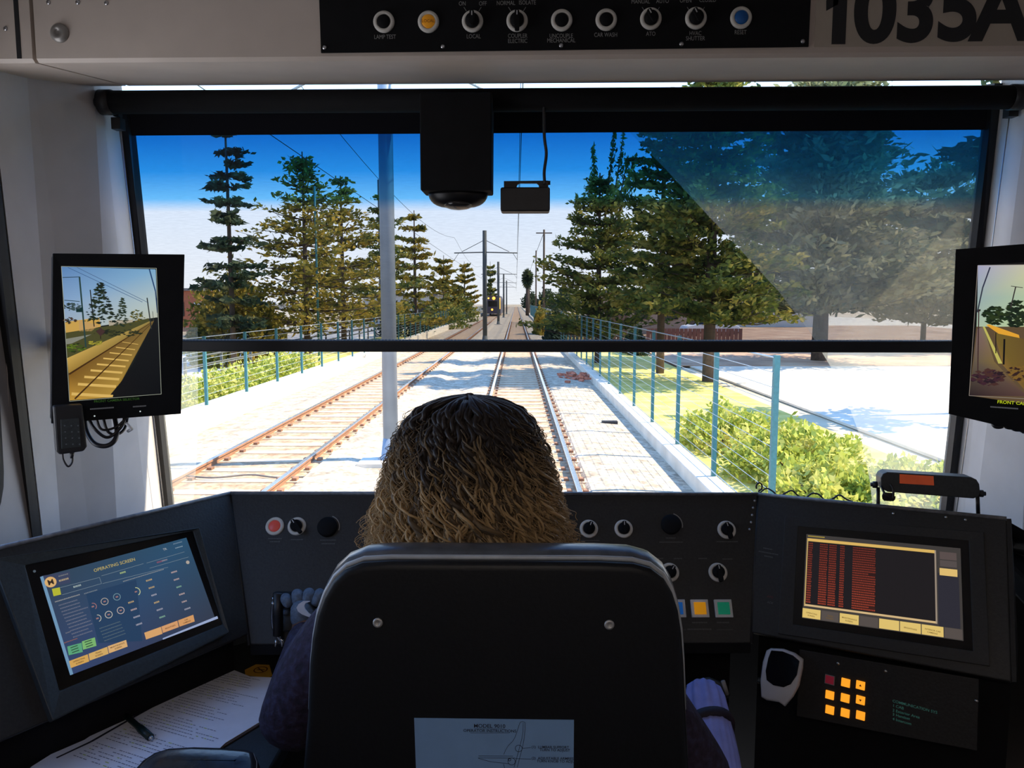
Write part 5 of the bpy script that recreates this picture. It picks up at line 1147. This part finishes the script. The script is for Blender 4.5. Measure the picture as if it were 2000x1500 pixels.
# ties
tmsh = MB()
for s_ in (-1, 1):
    tmsh.box((s_ * .42, 0, 0), (1.66 - .84 + .84, .001, .001))
tmsh = MB(); tmsh.prism([Vector((-1.25, -.13, GZ - .02)), Vector((1.25, -.13, GZ - .02)), Vector((1.25, .13, GZ - .02)), Vector((-1.25, .13, GZ - .02))], (0, 0, .072))
for s_ in (-1, 1):
    for e_ in (-1, 1): tmsh.box((s_ * .7535 + e_ * .11, 0, GZ + .072), (.07, .12, .04), 1)
first = None
for xc, grp, lb in ((XC, 'crossties of the near track', 'concrete tie with rail clips under the near track'), (XL, 'crossties of the neighbouring track', 'concrete tie with rail clips under the neighbouring track on the far side of the poles')):
    for k in range(140):
        y = 3.2 + k * .70
        if first is None: o = first = tmsh.build('crosstie', [M_TIE, M_RSIDE])
        else: o = first.copy(); COL.objects.link(o)
        o.location = (xc, y, .004); tag(o, lb, 'crosstie', grp); add_out(o)
# kerb walls
def kerb(name, x0, x1, zt, y0, y1, label):
    b = MB(); b.prism([Vector((x0, y0, GZ - .3)), Vector((x1, y0, GZ - .3)), Vector((x1, y0, zt)), Vector((x0, y0, zt))], (0, y1 - y0, 0)); o = b.build(name, M_CONC, bevel=.02); tag(o, label, 'kerb'); return add_out(o)
kerb('kerb', 2.50, 2.80, RAIL + .05, 4, 420, 'pale concrete kerb under the right-hand fence')
kerb('kerb', -6.75, -6.42, RAIL + .30, 4, 420, 'pale concrete kerb wall under the left-hand fence')
# fences
def fence(x, y0, y1, step, zb_, zt_, label, n_w, full, name='track_fence'):
    t_ = thing(name, (x, y0, zb_), label, 'fence'); add_out(t_)
    b = MB()
    for k in range(n_w):
        z = zb_ + .08 + (zt_ - zb_ - .1) * k / (n_w - 1); b.tube([(x, y0, z), (x, y1, z)], .0045 if k not in (0, n_w - 1) else .010, 4)
    b.build('horizontal_wires', M_WIRE, t_)
    b = MB()
    if full:
        y = y0
        while y < min(y1, 60): b.box((x, y, (zb_ + zt_) / 2), (.004, .004, zt_ - zb_ - .1)); y += .10 if y < 30 else .3
        b.build('upright_wires', M_WIRE, t_)
    y = y0; n_ = 0
    while y <= y1 and n_ < 90:
        b = MB(); b.box((x + .03, y, (zb_ + zt_) / 2), (.06, .06, zt_ - zb_)); b.build('post', M_TEAL, t_); y += step; n_ += 1
    return t_
fence(2.72, 8.1, 150, 2.42, RAIL + .05, RAIL + 1.90, 'teal wire fence on the kerb right of the track', 12, False)
fence(-6.55, 13.6, 160, 2.42, RAIL + .28, RAIL + 1.75, 'teal wire fence on the kerb wall left of the tracks', 10, False)

# ground strips
def strip_(name, x0, x1, y0, y1, z, m, lab=None):
    o = slabz(name, [(x0, y0), (x1, y0), (x1, y1), (x0, y1)], z, .06, m); return o
strip_('grass_verge', 2.85, 6.6, 6, 60, GZ - .06, M_GRASSY); strip_('grass_verge_left', -10.5, -6.8, 6, 90, GZ - .05, M_GRASSY)
strip_('side_road', 7.5, 60, 4, 200, GZ - .12, M_CONC)
strip_('street', -24, -12.2, 5, 300, GZ - .12, M_ROAD); strip_('sidewalk', -12.1, -10.6, 5, 300, GZ - .06, M_CONC)
sp_m = gmat('brown_bare_soil', [(.26, .15, .09), (.38, .24, .15), (.44, .32, .22)], .5)
o = slabz('soil_patch', [(6.9, 33), (40, 33), (46, 90), (9, 90)], GZ - .09, .04, sp_m)

# poles, wires
def pole(x, y, top, r, m, label, name='catenary_pole', base=True, arms=0, grp=None, cat='pole'):
    t_ = thing(name, (x, y, GZ), label, cat, grp); add_out(t_)
    b = MB(); b.tube([(x, y, GZ), (x, y, (GZ + top) / 2), (x, y, top)], [r, r * .95, r * .88], 20); b.build('shaft', m, t_)
    if base:
        b = MB(); b.tube([(x, y, GZ - .02), (x, y, GZ + .06), (x, y, GZ + .10), (x, y, GZ + .42)], [r * 1.75, r * 1.75, r * 1.3, r * .98], 20); b.build('base', m, t_)
        b = MB(); b.box((x, y, GZ + .01), (.95, .95, .10)); b.build('footing', M_CONC, t_)
    if arms:
        for s_ in (-1, 1):
            if abs(s_) > arms: continue
            xx = XC if s_ > 0 else XL
            b = MB(); b.tube([(x, y, 4.75), (xx, y, 4.70)], .035, 8); b.tube([(x, y, 5.55), (x + (xx - x) * .75, y, 4.78)], .02, 6); b.tube([(xx - .3 * s_, y, 4.7), (xx, y, 4.25)], .015, 6); b.build('cantilever_arm', m, t_)
    return t_
YP = [12.45, 51, 90, 129, 168]
pole(-2.06, YP[0], 7.2, .125, M_POLE, 'stout grey catenary pole standing closest, between the two tracks', arms=1)
labs = ['thin dark catenary pole standing beside the oncoming train', 'second catenary pole beyond the closest one, between the tracks', 'third small catenary pole far off between the tracks', 'tiny catenary pole furthest off between the tracks']
labs = ['catenary pole between the tracks, next one after the stout pole', 'catenary pole between the tracks, just beyond the next one', 'small catenary pole far off between the tracks', 'tiny catenary pole furthest off between the tracks']
for y, lb in zip(YP[1:], labs): pole(-2.06, y, 6.15, .15, M_DPOLE, lb, arms=1, base=True)
for x, y, top, lb, m in ((3.3, 92, 10.0, 'tall utility pole rising behind the right fence, far off', M_WOODP), (3.4, 132, 10.2, 'slimmer utility pole just beyond the tall one at the right fence', M_WOODP), (3.3, 190, 9, 'faint utility pole near the palm', M_WOODP),
        (-8.75, 34, 6.5, 'thin green light pole among the left conifers', M_TEAL), (-10.5, 60, 10.8, 'thin dark pole behind the left conifers', M_DPOLE)):
    pole(x, y, top, .13 if top > 8 else .05, m, lb, 'utility_pole', base=False)
def wire(pts, r, label, name='overhead_wire'):
    b = MB(); b.tube([Vector(p) for p in pts], r, 5); o = b.build(name, M_DPOLE); tag(o, label, 'wire'); return add_out(o)
def catenary(x, lab):
    wire([(x, 3.0, 4.25), (x, 200, 4.25)], .008, 'contact wire hung over the ' + lab)
    pts = []
    for k in range(0, 100): y = 3.0 + k * 2; u = ((y - 12.45) % 39) / 39; pts.append((x, y, 5.75 - 3.2 * u * (1 - u)))
    wire(pts, .008, 'sagging messenger wire over the ' + lab)
catenary(XC, 'near track'); catenary(XL, 'neighbouring track')
wire([(3.3, 92, 9.7), (3.4, 132, 9.8), (3.3, 190, 8.8)], .03, 'thin line strung between the distant utility poles', 'utility_line')
b = MB(); b.box((3.3, 92, 9.6), (1.9, .12, .12)); o = b.build('pole_crossarm', M_WOODP); tag(o, 'crossarm near the top of the tall right utility pole', 'crossarm'); add_out(o)

# ------------------------------------------------------------------ plants
def fmat(name, cols, scale=2.2, trans=.3): return mat(name, cols[0], .7, cols=cols, scale=scale, trans=trans, spec=.15, detail=5)
def leaves(name, C_, Dv, L, Wd, m, parent=None):
    """many small leaf-shaped quads: centres, directions, lengths"""
    n = len(C_); d = Dv / np.linalg.norm(Dv, axis=1, keepdims=True); r_ = rng.normal(size=(n, 3)); w = np.cross(d, r_); w /= np.linalg.norm(w, axis=1, keepdims=True)
    L = L.reshape(-1, 1); Wd = Wd.reshape(-1, 1); V4 = np.stack([C_ - d * L * .5, C_ + w * Wd, C_ + d * L * .5, C_ - w * Wd], 1).reshape(-1, 3)
    me = bpy.data.meshes.new(name); me.vertices.add(4 * n); me.vertices.foreach_set('co', V4.astype(np.float32).ravel()); me.loops.add(4 * n); me.polygons.add(n)
    me.loops.foreach_set('vertex_index', np.arange(4 * n, dtype=np.int32)); me.polygons.foreach_set('loop_start', np.arange(0, 4 * n, 4, dtype=np.int32)); me.polygons.foreach_set('loop_total', np.full(n, 4, dtype=np.int32))
    me.update(calc_edges=True); me.materials.append(m); o = bpy.data.objects.new(name, me); COL.objects.link(o)
    if parent is not None: o.parent = parent; o.matrix_parent_inverse = parent.matrix_basis.inverted()
    return o
M_BARK = mat('grey_brown_bark', (.09, .065, .05), .9, var=.3, scale=8, bump=.5)
def conifer(x, y, h, r, z0f, nlev, nb, tuft, m, label, name='conifer_tree', tr=.16, up=.1, leafL=.20, shape=1.0, side=.32, cands=None, lean=0, zmin=0, top_pow=1.0, seed=1):
    """trunk, whorls of branches, needle tufts along each branch"""
    g = np.random.default_rng(seed); t_ = thing(name, (x, y, GZ - .05), label, 'tree'); add_out(t_)
    b = MB(); b.tube([(x, y, GZ - .15), (x + lean * .3, y, GZ + h * .5), (x + lean, y, GZ + h)], [tr, tr * .65, .03], 8)
    cs = []; ds = []
    for lv in range(nlev):
        f = z0f + (1 - z0f) * (lv + g.uniform(-.3, .3)) / nlev; f = min(.99, max(z0f, f)); zc_ = GZ + h * f; rr_l = r * ((1 - f) / (1 - z0f)) ** shape + .25
        if top_pow != 1.0: rr_l = r * min(1, ((1 - f) / (1 - z0f)) * top_pow) ** shape * (1 if f > z0f + .1 else .8) + .2
        for k in range(nb):
            a = g.uniform(0, 2 * np.pi); L = rr_l * g.uniform(.55, 1.12); dr = np.array([np.cos(a), np.sin(a), up + g.uniform(-.12, .15)]); px_ = x + lean * f
            p0 = np.array([px_, y, zc_]); p2 = p0 + dr * L; p1 = p0 + dr * L * .5 + np.array([0, 0, -.05 * L]); b.tube([tuple(p0), tuple(p1), tuple(p2)], [.035, .02, .006], 4)
            nt_ = int(tuft * (L / r + .25)); s_ = g.uniform(.15, 1, nt_); base = p0 + (dr * L) * s_[:, None]; lat = np.array([-np.sin(a), np.cos(a), 0]); off_ = g.normal(size=(nt_, 1)) * side * (1.15 - s_[:, None]) * L * .45
            base = base + lat * off_ + g.normal(size=(nt_, 3)) * np.array([.10, .10, .07]) * max(.6, r / 3); cs.append(base); ds.append(dr * .8 + lat * np.sign(off_) * .6 + g.normal(size=(nt_, 3)) * .45)
    for (cx0, cz0, hh) in (cands or []):     # upright candle shoots
        n_ = 130; s_ = g.uniform(0, 1, n_); lx_ = .25 * hh * .3
        base = np.stack([x + cx0 + s_ * lx_ * np.sign(cx0) + g.normal(size=n_) * .16 * (1.1 - s_), y + g.normal(size=n_) * .2, cz0 + s_ * hh], 1); cs.append(base); ds.append(g.normal(size=(n_, 3)) * .6 + np.array([0, 0, .9]))
        b.tube([(x + cx0 * .6, y, cz0 - .6), (x + cx0 + lx_ * np.sign(cx0), y, cz0 + hh)], [.05, .015], 5)
    b.build('trunk', M_BARK, t_); C_ = np.concatenate(cs); D_ = np.concatenate(ds); n = len(C_)
    leaves('foliage', C_, D_, g.uniform(.6, 1.4, n) * leafL, g.uniform(.14, .3, n) * leafL, m, t_); return t_
F_OLIVE = fmat('olive_gold_needles', [(.05, .08, .03), (.28, .24, .04), (.55, .38, .07)], 1.6)
F_GREEN = fmat('deep_green_needles', [(.025, .06, .03), (.15, .19, .04), (.58, .48, .12)], 1.5)
F_DARK = fmat('dark_blue_green_needles', [(.020, .045, .035), (.06, .10, .055), (.20, .20, .09)], 1.3)
F_PALE = fmat('grey_green_leaves', [(.12, .15, .08), (.30, .30, .16), (.50, .46, .28)], .9)
F_LIME = fmat('yellow_green_leaves', [(.16, .22, .03), (.42, .46, .08), (.65, .58, .18)], 2.5)
def oxp(u, Y): return (u - 1008) / F * Y
def topz(v, Y): return 1.5 + (590 - v) / F * Y
def tree_at(u, vtop, Y, wpx_, **k):
    h = topz(vtop, Y) - GZ; return conifer(oxp(u, Y), Y, h, wpx_ / 2 / F * Y, **k)
tree_at(455, 225, 31, 125, z0f=.16, nlev=17, nb=6, tuft=34, m=F_DARK, label='tall sparse conifer at the left whose tip leaves the blind', up=.0, leafL=.34, shape=.55, seed=1, side=.3, tr=.13)
tree_at(600, 305, 35, 400, z0f=.14, nlev=19, nb=7, tuft=52, m=F_OLIVE, label='broad layered golden-green conifer behind the thin green light pole', up=.10, leafL=.30, shape=.95, seed=2, side=.35)
tree_at(672, 350, 41, 300, z0f=.15, nlev=16, nb=6, tuft=46, m=F_OLIVE, label='layered conifer just left of the stout pole', up=.16, leafL=.32, shape=1.0, seed=3)
tree_at(752, 375, 47, 210, z0f=.12, nlev=14, nb=6, tuft=40, m=F_GREEN, label='conifer partly hidden behind the stout pole', up=.10, leafL=.36, shape=.9, seed=4)
tree_at(812, 415, 56, 170, z0f=.10, nlev=12, nb=7, tuft=46, m=F_OLIVE, label='golden-green conifer just right of the stout pole', up=.12, leafL=.40, shape=.8, seed=5)
tree_at(868, 500, 84, 96, z0f=.05, nlev=10, nb=8, tuft=34, m=F_OLIVE, label='low golden conifer halfway between stout pole and oncoming train', up=.3, leafL=.6, shape=.6, seed=6)
tree_at(908, 512, 108, 64, z0f=.05, nlev=10, nb=8, tuft=30, m=F_OLIVE, label='small golden conifer close beside the oncoming train', up=.3, leafL=.7, shape=.6, seed=7)
tree_at(958, 512, 150, 26, z0f=.05, nlev=10, nb=7, tuft=30, m=F_GREEN, label='narrow dark green tree rising above the oncoming train', up=.4, leafL=.8, shape=.4, seed=8)
tree_at(1168, 345, 34, 290, z0f=.13, nlev=17, nb=10, tuft=78, m=F_GREEN, label='conifer with upright candle shoots on the right of the track', up=.22, leafL=.26, shape=.8, seed=9, side=.4,
        cands=[(-.15, topz(400, 34), 2.4), (.35, topz(420, 34), 3.6), (.75, topz(420, 34), 3.4), (-.9, topz(450, 34), 1.4), (1.3, topz(410, 34), 2.2), (1.0, topz(430, 34), 2.6)])
tree_at(1385, 90, 26, 330, z0f=.16, nlev=22, nb=12, tuft=95, m=F_GREEN, label='dense dark conifer in front of the hazy tree, on the right', up=.18, leafL=.26, shape=.42, seed=10, side=.45, tr=.22)
tree_at(1290, 190, 29, 190, z0f=.2, nlev=16, nb=10, tuft=60, m=F_GREEN, label='dark conifer squeezed between the candle-shoot tree and the dense one', up=.2, leafL=.28, shape=.5, seed=14, side=.4)
tree_at(1600, 170, 36, 430, z0f=.17, nlev=18, nb=15, tuft=100, m=F_PALE, label='wide grey-green tree seen through the dusty glass', up=.22, leafL=.42, shape=.35, seed=11, side=.55, tr=.40, name='broad_tree')
tree_at(1800, 330, 44, 320, z0f=.14, nlev=13, nb=13, tuft=80, m=F_PALE, label='second grey-green tree behind the right monitor', up=.2, leafL=.5, shape=.4, seed=12, side=.6, name='broad_tree')
tree_at(1930, 120, 19, 330, z0f=.42, nlev=7, nb=7, tuft=44, m=F_DARK, label='loose dark branches high at the upper right corner of the glass', up=.1, leafL=.40, shape=.5, seed=13, side=.4, name='broad_tree')
def bush(x, y, rx, ry, rz, n, m, label, name='bush', zb_=None, leafL=.12, grp=None, seed=0):
    g = np.random.default_rng(seed + 100); zb_ = GZ - .08 if zb_ is None else zb_; t_ = thing(name, (x, y, zb_), label, 'bush', grp); add_out(t_)
    d = g.normal(size=(n, 3)); d /= np.linalg.norm(d, axis=1, keepdims=True); q = g.uniform(.45, 1.0, (n, 1)) ** .5; lump = 1 + .22 * np.sin(d[:, :1] * 7 + seed) * np.cos(d[:, 1:2] * 6) + .12 * np.sin(d[:, 2:] * 11)
    P = d * q * lump * np.array([rx, ry, rz]); P[:, 2] = np.abs(P[:, 2]) * .97; C_ = P + np.array([x, y, zb_])
    leaves('foliage', C_, d + g.normal(size=(n, 3)) * .7 + np.array([0, 0, .4]), g.uniform(.6, 1.4, n) * leafL, g.uniform(.2, .4, n) * leafL, m, t_)
    b = MB()
    for k in range(6): a = k * 1.05 + seed; b.tube([(x, y, zb_ - .05), (x + rx * .5 * math.cos(a), y + ry * .5 * math.sin(a), zb_ + rz * .7)], [.02, .008], 5)
    b.build('stems', M_BARK, t_); return t_
bush(oxp(458, 33), 33, 1.9, 1.8, 3.7, 7000, F_OLIVE, 'rounded golden-green tree-like bush at the foot of the tall sparse conifer', leafL=.24, seed=1)
for k, (x, y, rx, rz, n) in enumerate(((-8.1, 15.5, .8, .75, 2600), (-8.3, 17.6, .9, .85, 2600), (-8.0, 20.0, .9, .9, 2600), (-8.2, 22.6, 1.0, .85, 2400), (-8.1, 25.4, 1.0, .95, 2200), (-8.3, 28.4, 1.1, .9, 2000))):
    bush(x, y, rx, 1.35, rz, n, F_LIME, 'yellow-green shrub in the row behind the left fence', grp='shrubs behind the left fence', name='shrub', seed=k + 5)
for k, (x, y, rx, ry, rz, n, lb) in enumerate(((3.75, 9.0, .75, .9, .80, 4200, 'yellow-green bush behind the right fence, low at its closest post'), (4.3, 11.6, 1.0, 1.2, .80, 4200, 'lime-tinted bush behind the right fence, second from the closest'), (4.0, 14.2, .9, 1.3, .75, 3200, 'lime-tinted bush behind the right fence, third from the closest'), (5.4, 10.2, .9, .9, .55, 3000, 'low flat yellow bush set back from the right fence'))):
    bush(x, y, rx, ry, rz, n, F_LIME, lb, leafL=.11, seed=k + 20)
for k, (u, Y, wp_, hp_, m, lb) in enumerate(((1055, 62, 24, 34, F_OLIVE, 'small rounded olive shrub beside the far track bed'), (1086, 50, 44, 52, F_DARK, 'dark blue-green upright shrub by the right fence'), (1180, 46, 30, 40, F_DARK, 'dark shrub under the candle-shoot conifer'), (1240, 40, 44, 30, F_DARK, 'low dark shrub beneath the squeezed conifer'),
        (868, 75, 90, 40, F_GREEN, 'long dark hedge behind the left fence far off'), (902, 100, 60, 34, F_GREEN, 'dark hedge reaching the oncoming train'), (790, 60, 100, 34, F_DARK, 'dark hedge behind the golden conifer by the stout pole'), (388, 42, 26, 34, F_DARK, 'small dark bush in front of the red brick building'))):
    bush(oxp(u, Y), Y, wp_ / 2 / F * Y, 1.6, (hp_ + 20) / F * Y, 1700, m, lb, leafL=.3 if Y > 45 else .2, seed=k + 40)
for k, (u, Y, wp_, hp_, lb) in enumerate(((986, 330, 22, 26, 'faint distant tree where the two tracks meet the skyline'), (1016, 360, 30, 20, 'low distant trees at the far end of the near track'), (1044, 300, 36, 26, 'dark distant trees just behind the palm'), (1072, 240, 30, 34, 'distant trees behind the tall utility pole'))):
    bush(oxp(u, Y) + (4.5 if u > 1000 else -6), Y, wp_ / 2 / F * Y, 4, (hp_ + 12) / F * Y, 900, F_DARK, lb, name='distant_tree', leafL=1.2, seed=k + 70)
# palm
px_, py_ = oxp(1030, 150), 150
pt = thing('palm_tree', (px_, py_, GZ), 'distant palm with a shaggy head standing near the end of the line', 'tree'); add_out(pt)
b = MB(); b.tube([(px_, py_, GZ - .2), (px_, py_, 6.0)], [.35, .28], 8); b.build('trunk', M_BARK, pt)
d = rng.normal(size=(900, 3)); d /= np.linalg.norm(d, axis=1, keepdims=True); leaves('foliage', d * np.array([.9, .9, 1.8]) * rng.uniform(.5, 1, (900, 1)) + np.array([px_, py_, 6.0]), d + np.array([0, 0, -.3]), np.full(900, 1.0), np.full(900, .12), F_DARK, pt)

# ------------------------------------------------------------------ oncoming train
TY = 140
tn = thing('oncoming_train', (XL, TY, RAIL), 'small dark light-rail train far down the neighbouring track with orange lamps', 'train'); add_out(tn)
b = MB(); w2 = 1.33; z0_ = RAIL + .35
for (zz0, zz1, ww0, ww1, yy) in ((z0_, RAIL + 3.5, w2, w2 - .1, 0),):
    pf = [(-w2, z0_), (w2, z0_), (w2, RAIL + 2.6), (w2 - .25, RAIL + 3.6), (-w2 + .25, RAIL + 3.6), (-w2, RAIL + 2.6)]
    b.loft([[(XL + a * s_, TY + y, z) for a, z in pf] for y, s_ in ((0, .9), (.4, 1), (26, 1))], 0, sm=False)
b.build('body', mat('train_dark_body', (.05, .04, .06), .4), tn)
b = MB(); b.box((XL, TY - .03, RAIL + 2.15), (2.0, .05, 1.0)); b.build('windscreen', M_GLASSK, tn)
M_LAMP = mat('orange_headlamp', (1.0, .42, .06), .4, emit=6, var=.02)
for a, z, r_ in ((-.95, 3.15, .16), (0, 3.15, .30), (.95, 3.1, .20), (-.3, 1.1, .20)):
    b = MB(); b.ball((XL + a + .02, TY - .12, RAIL + z), (r_, .1, r_), 0, 10); b.build('lamp', M_LAMP, tn)
b = MB(); b.box((XL + 1.15, TY - .05, RAIL + 2.2), (.12, .08, 2.0)); b.build('side_light_strip', M_LAMP, tn)

# ------------------------------------------------------------------ buildings, cars, debris
def building(x0, x1, y0, y1, h, wallc, roofc, label, wins=3, name='building', zb_=GZ - .2):
    t_ = thing(name, ((x0 + x1) / 2, y0, zb_), label, 'building'); add_out(t_)
    b = MB(); b.box(((x0 + x1) / 2, (y0 + y1) / 2, zb_ + h / 2), (x1 - x0, y1 - y0, h)); b.build('wall', wallc, t_)
    b = MB(); b.box(((x0 + x1) / 2, (y0 + y1) / 2, zb_ + h + .12), (x1 - x0 + .6, y1 - y0 + .6, .24)); b.build('roof', roofc, t_)
    for k in range(wins):
        cx = x0 + (x1 - x0) * (k + .5) / wins; b = MB(); b.box((cx, y0 - .03, zb_ + h * .55), (min(1.4, (x1 - x0) / wins * .5), .06, h * .35)); b.build('window', M_GLASSK, t_)
M_BRICK = mat('red_brick_wall', (.46, .16, .09), .85, var=.15, scale=6); M_CREAM = mat('cream_stucco', (.62, .60, .56), .8, var=.05); M_TAN = mat('tan_stucco', (.42, .30, .22), .8, var=.08); M_ROOF = mat('grey_roof', (.22, .21, .21), .8); M_WHITEP = mat('white_paint', (.75, .77, .8), .4, var=.03)
building(-43, -30.5, 74, 90, 3.9, M_BRICK, M_ROOF, 'low red brick building across the street, beside the left monitor')
building(-25.5, -19.5, 62, 74, 2.6, M_CREAM, M_WHITEP, 'white low building across the street between the conifers', 2)
building(-19, -10, 96, 110, 3.6, M_CREAM, M_ROOF, 'pale building behind the conifers near the stout pole', 3)
building(7, 17, 66, 76, 3.6, M_TAN, M_ROOF, 'tan building behind the candle-shoot conifer', 4)
building(20.5, 34, 84, 94, 3.6, M_CREAM, M_ROOF, 'cream building beyond the trunks on the right', 4)
def picket(x0, x1, y, h, m, label, zb_=GZ - .15):
    t_ = thing('board_fence', ((x0 + x1) / 2, y, zb_), label, 'fence'); add_out(t_)
    b = MB(); x = x0
    while x < x1: b.box((x, y, zb_ + h / 2), (.22, .04, h)); x += .25
    b.build('boards', m, t_); b = MB(); b.box(((x0 + x1) / 2, y + .04, zb_ + h * .8), (x1 - x0, .05, .1)); b.box(((x0 + x1) / 2, y + .04, zb_ + h * .25), (x1 - x0, .05, .1)); b.build('rails', m, t_)
picket(3.4, 7.6, 52, 1.9, mat('brown_boards', (.20, .12, .09), .9, var=.2, scale=3), 'brown board fence behind the right-hand shrubs')
picket(7.9, 13.5, 46, 1.2, mat('reddish_boards', (.28, .13, .10), .9, var=.2, scale=3), 'reddish low board fence beneath the right conifers')
t_ = thing('street_railing', (-10.4, 30, GZ), 'dark horizontal railing along the sidewalk behind the left conifers', 'railing'); add_out(t_)
b = MB()
for z in (.55, .85): b.tube([(-10.4, 24, GZ + z), (-10.4, 70, GZ + z)], .04, 6)
b.build('rails', M_DPOLE, t_)
for k in range(16): b = MB(); b.box((-10.4, 24 + k * 3, GZ + .43), (.08, .08, .9)); b.build('post', M_DPOLE, t_)
def car(x, y, rot, m, label):
    t_ = thing('parked_car', (x, y, GZ - .12), label, 'car'); add_out(t_); c_, s_ = math.cos(rot), math.sin(rot)
    def T(a, b_, z): return Vector((x + a * c_ - b_ * s_, y + a * s_ + b_ * c_, GZ - .12 + z))
    side = [(-2.2, .30), (-2.25, .62), (-2.1, .85), (-1.5, .95), (-.9, 1.42), (.7, 1.45), (1.45, .98), (2.1, .86), (2.25, .60), (2.2, .30)]
    b = MB(); b.loft([[T(a, w * (.8 if z > 1 else 1), z) for a, z in side] for w in (-.88, -.6, .6, .88)], 0, sm=False); b.build('body', m, t_, bevel=.05)
    b = MB(); gl_ = [(-1.35, .98), (-.86, 1.37), (.64, 1.40), (1.25, 1.0)]
    for sg in (-1, 1): b.prism([T(a, sg * (.90 if z < 1.1 else .73), z) for a, z in gl_], T(0, sg * .01, 0) - T(0, 0, 0))
    b.prism([T(-1.55, -.6, .97), T(-1.55, .6, .97), T(-.95, .55, 1.40), T(-.95, -.55, 1.40)], T(-.04, 0, .02) - T(0, 0, 0)); b.prism([T(1.48, -.6, .99), T(1.48, .6, .99), T(.78, .55, 1.42), T(.78, -.55, 1.42)], T(.04, 0, .02) - T(0, 0, 0)); b.build('windows', M_GLASSK, t_)
    for a in (-1.4, 1.4):
        for sg in (-1, 1): b = MB(); b.cyl(T(a, sg * .70, .32), T(a, sg * .90, .32), .32, 16); b.build('wheel', M_RUB, t_)
car(oxp(452, 44), 44, R(70), mat('blue_grey_car_paint', (.10, .16, .24), .25, .3), 'blue-grey car parked across the street near the brick building')
car(oxp(515, 56), 56, R(85), M_WHITEP, 'white car parked before the white low building')
car(oxp(1385, 62), 62, R(5), M_WHITEP, 'white car beyond the dense conifer trunk on the right'); car(oxp(1130, 58) , 78, R(10), mat('pale_silver_paint', (.7, .72, .74), .25, .3), 'silver car showing under the candle-shoot conifer')
# debris and stones
dt = thing('debris_heap', (2.1, 26.5, GZ), 'heap of reddish rubble beside the kerb on the right of the track', 'debris'); add_out(dt); dt['kind'] = 'stuff'
b = MB()
for k in range(46): b.box((2.05 + rng.normal() * .28, 26.5 + rng.normal() * .7, GZ + .03 + abs(rng.normal()) * .07), (.16, .12, .07), 0, Matrix.Rotation(rng.uniform(0, 3), 3, 'Z') @ Matrix.Rotation(rng.uniform(-.6, .6), 3, 'X'))
b.build('rubble', mat('red_rubble', (.42, .14, .08), .9, var=.3, scale=3), dt)
b = MB(); b.box((2.02, 16.4, GZ + .03), (.34, .14, .09)); o = b.build('dark_block', M_RUB, bevel=.01); tag(o, 'small dark block lying in the shade beside the right kerb', 'block'); add_out(o)
b = MB(); pts = smooth_path([(-4.9, 11.0, GZ + .10), (-4.4, 10.9, GZ + .09), (-3.9, 11.05, GZ + .10), (-3.4, 11.0, GZ + .07), (-2.6, 11.4, GZ + .03)]); b.tube(pts, .014, 8); o = b.build('ground_cable', mat('dusty_cable', (.16, .14, .12), .8)); tag(o, 'dark cable crossing the neighbouring track to the stout pole', 'cable'); add_out(o)
# utility cabinet near the right fence
b = MB(); b.box((oxp(1086, 21), 21, GZ + .0), (.3, .3, .2)); 

# turn everything outside by the bend of the track
RB = Matrix.Rotation(BEND, 4, 'Z')
for o in OUT: o.matrix_basis = RB @ o.matrix_basis
bpy.context.view_layer.update()
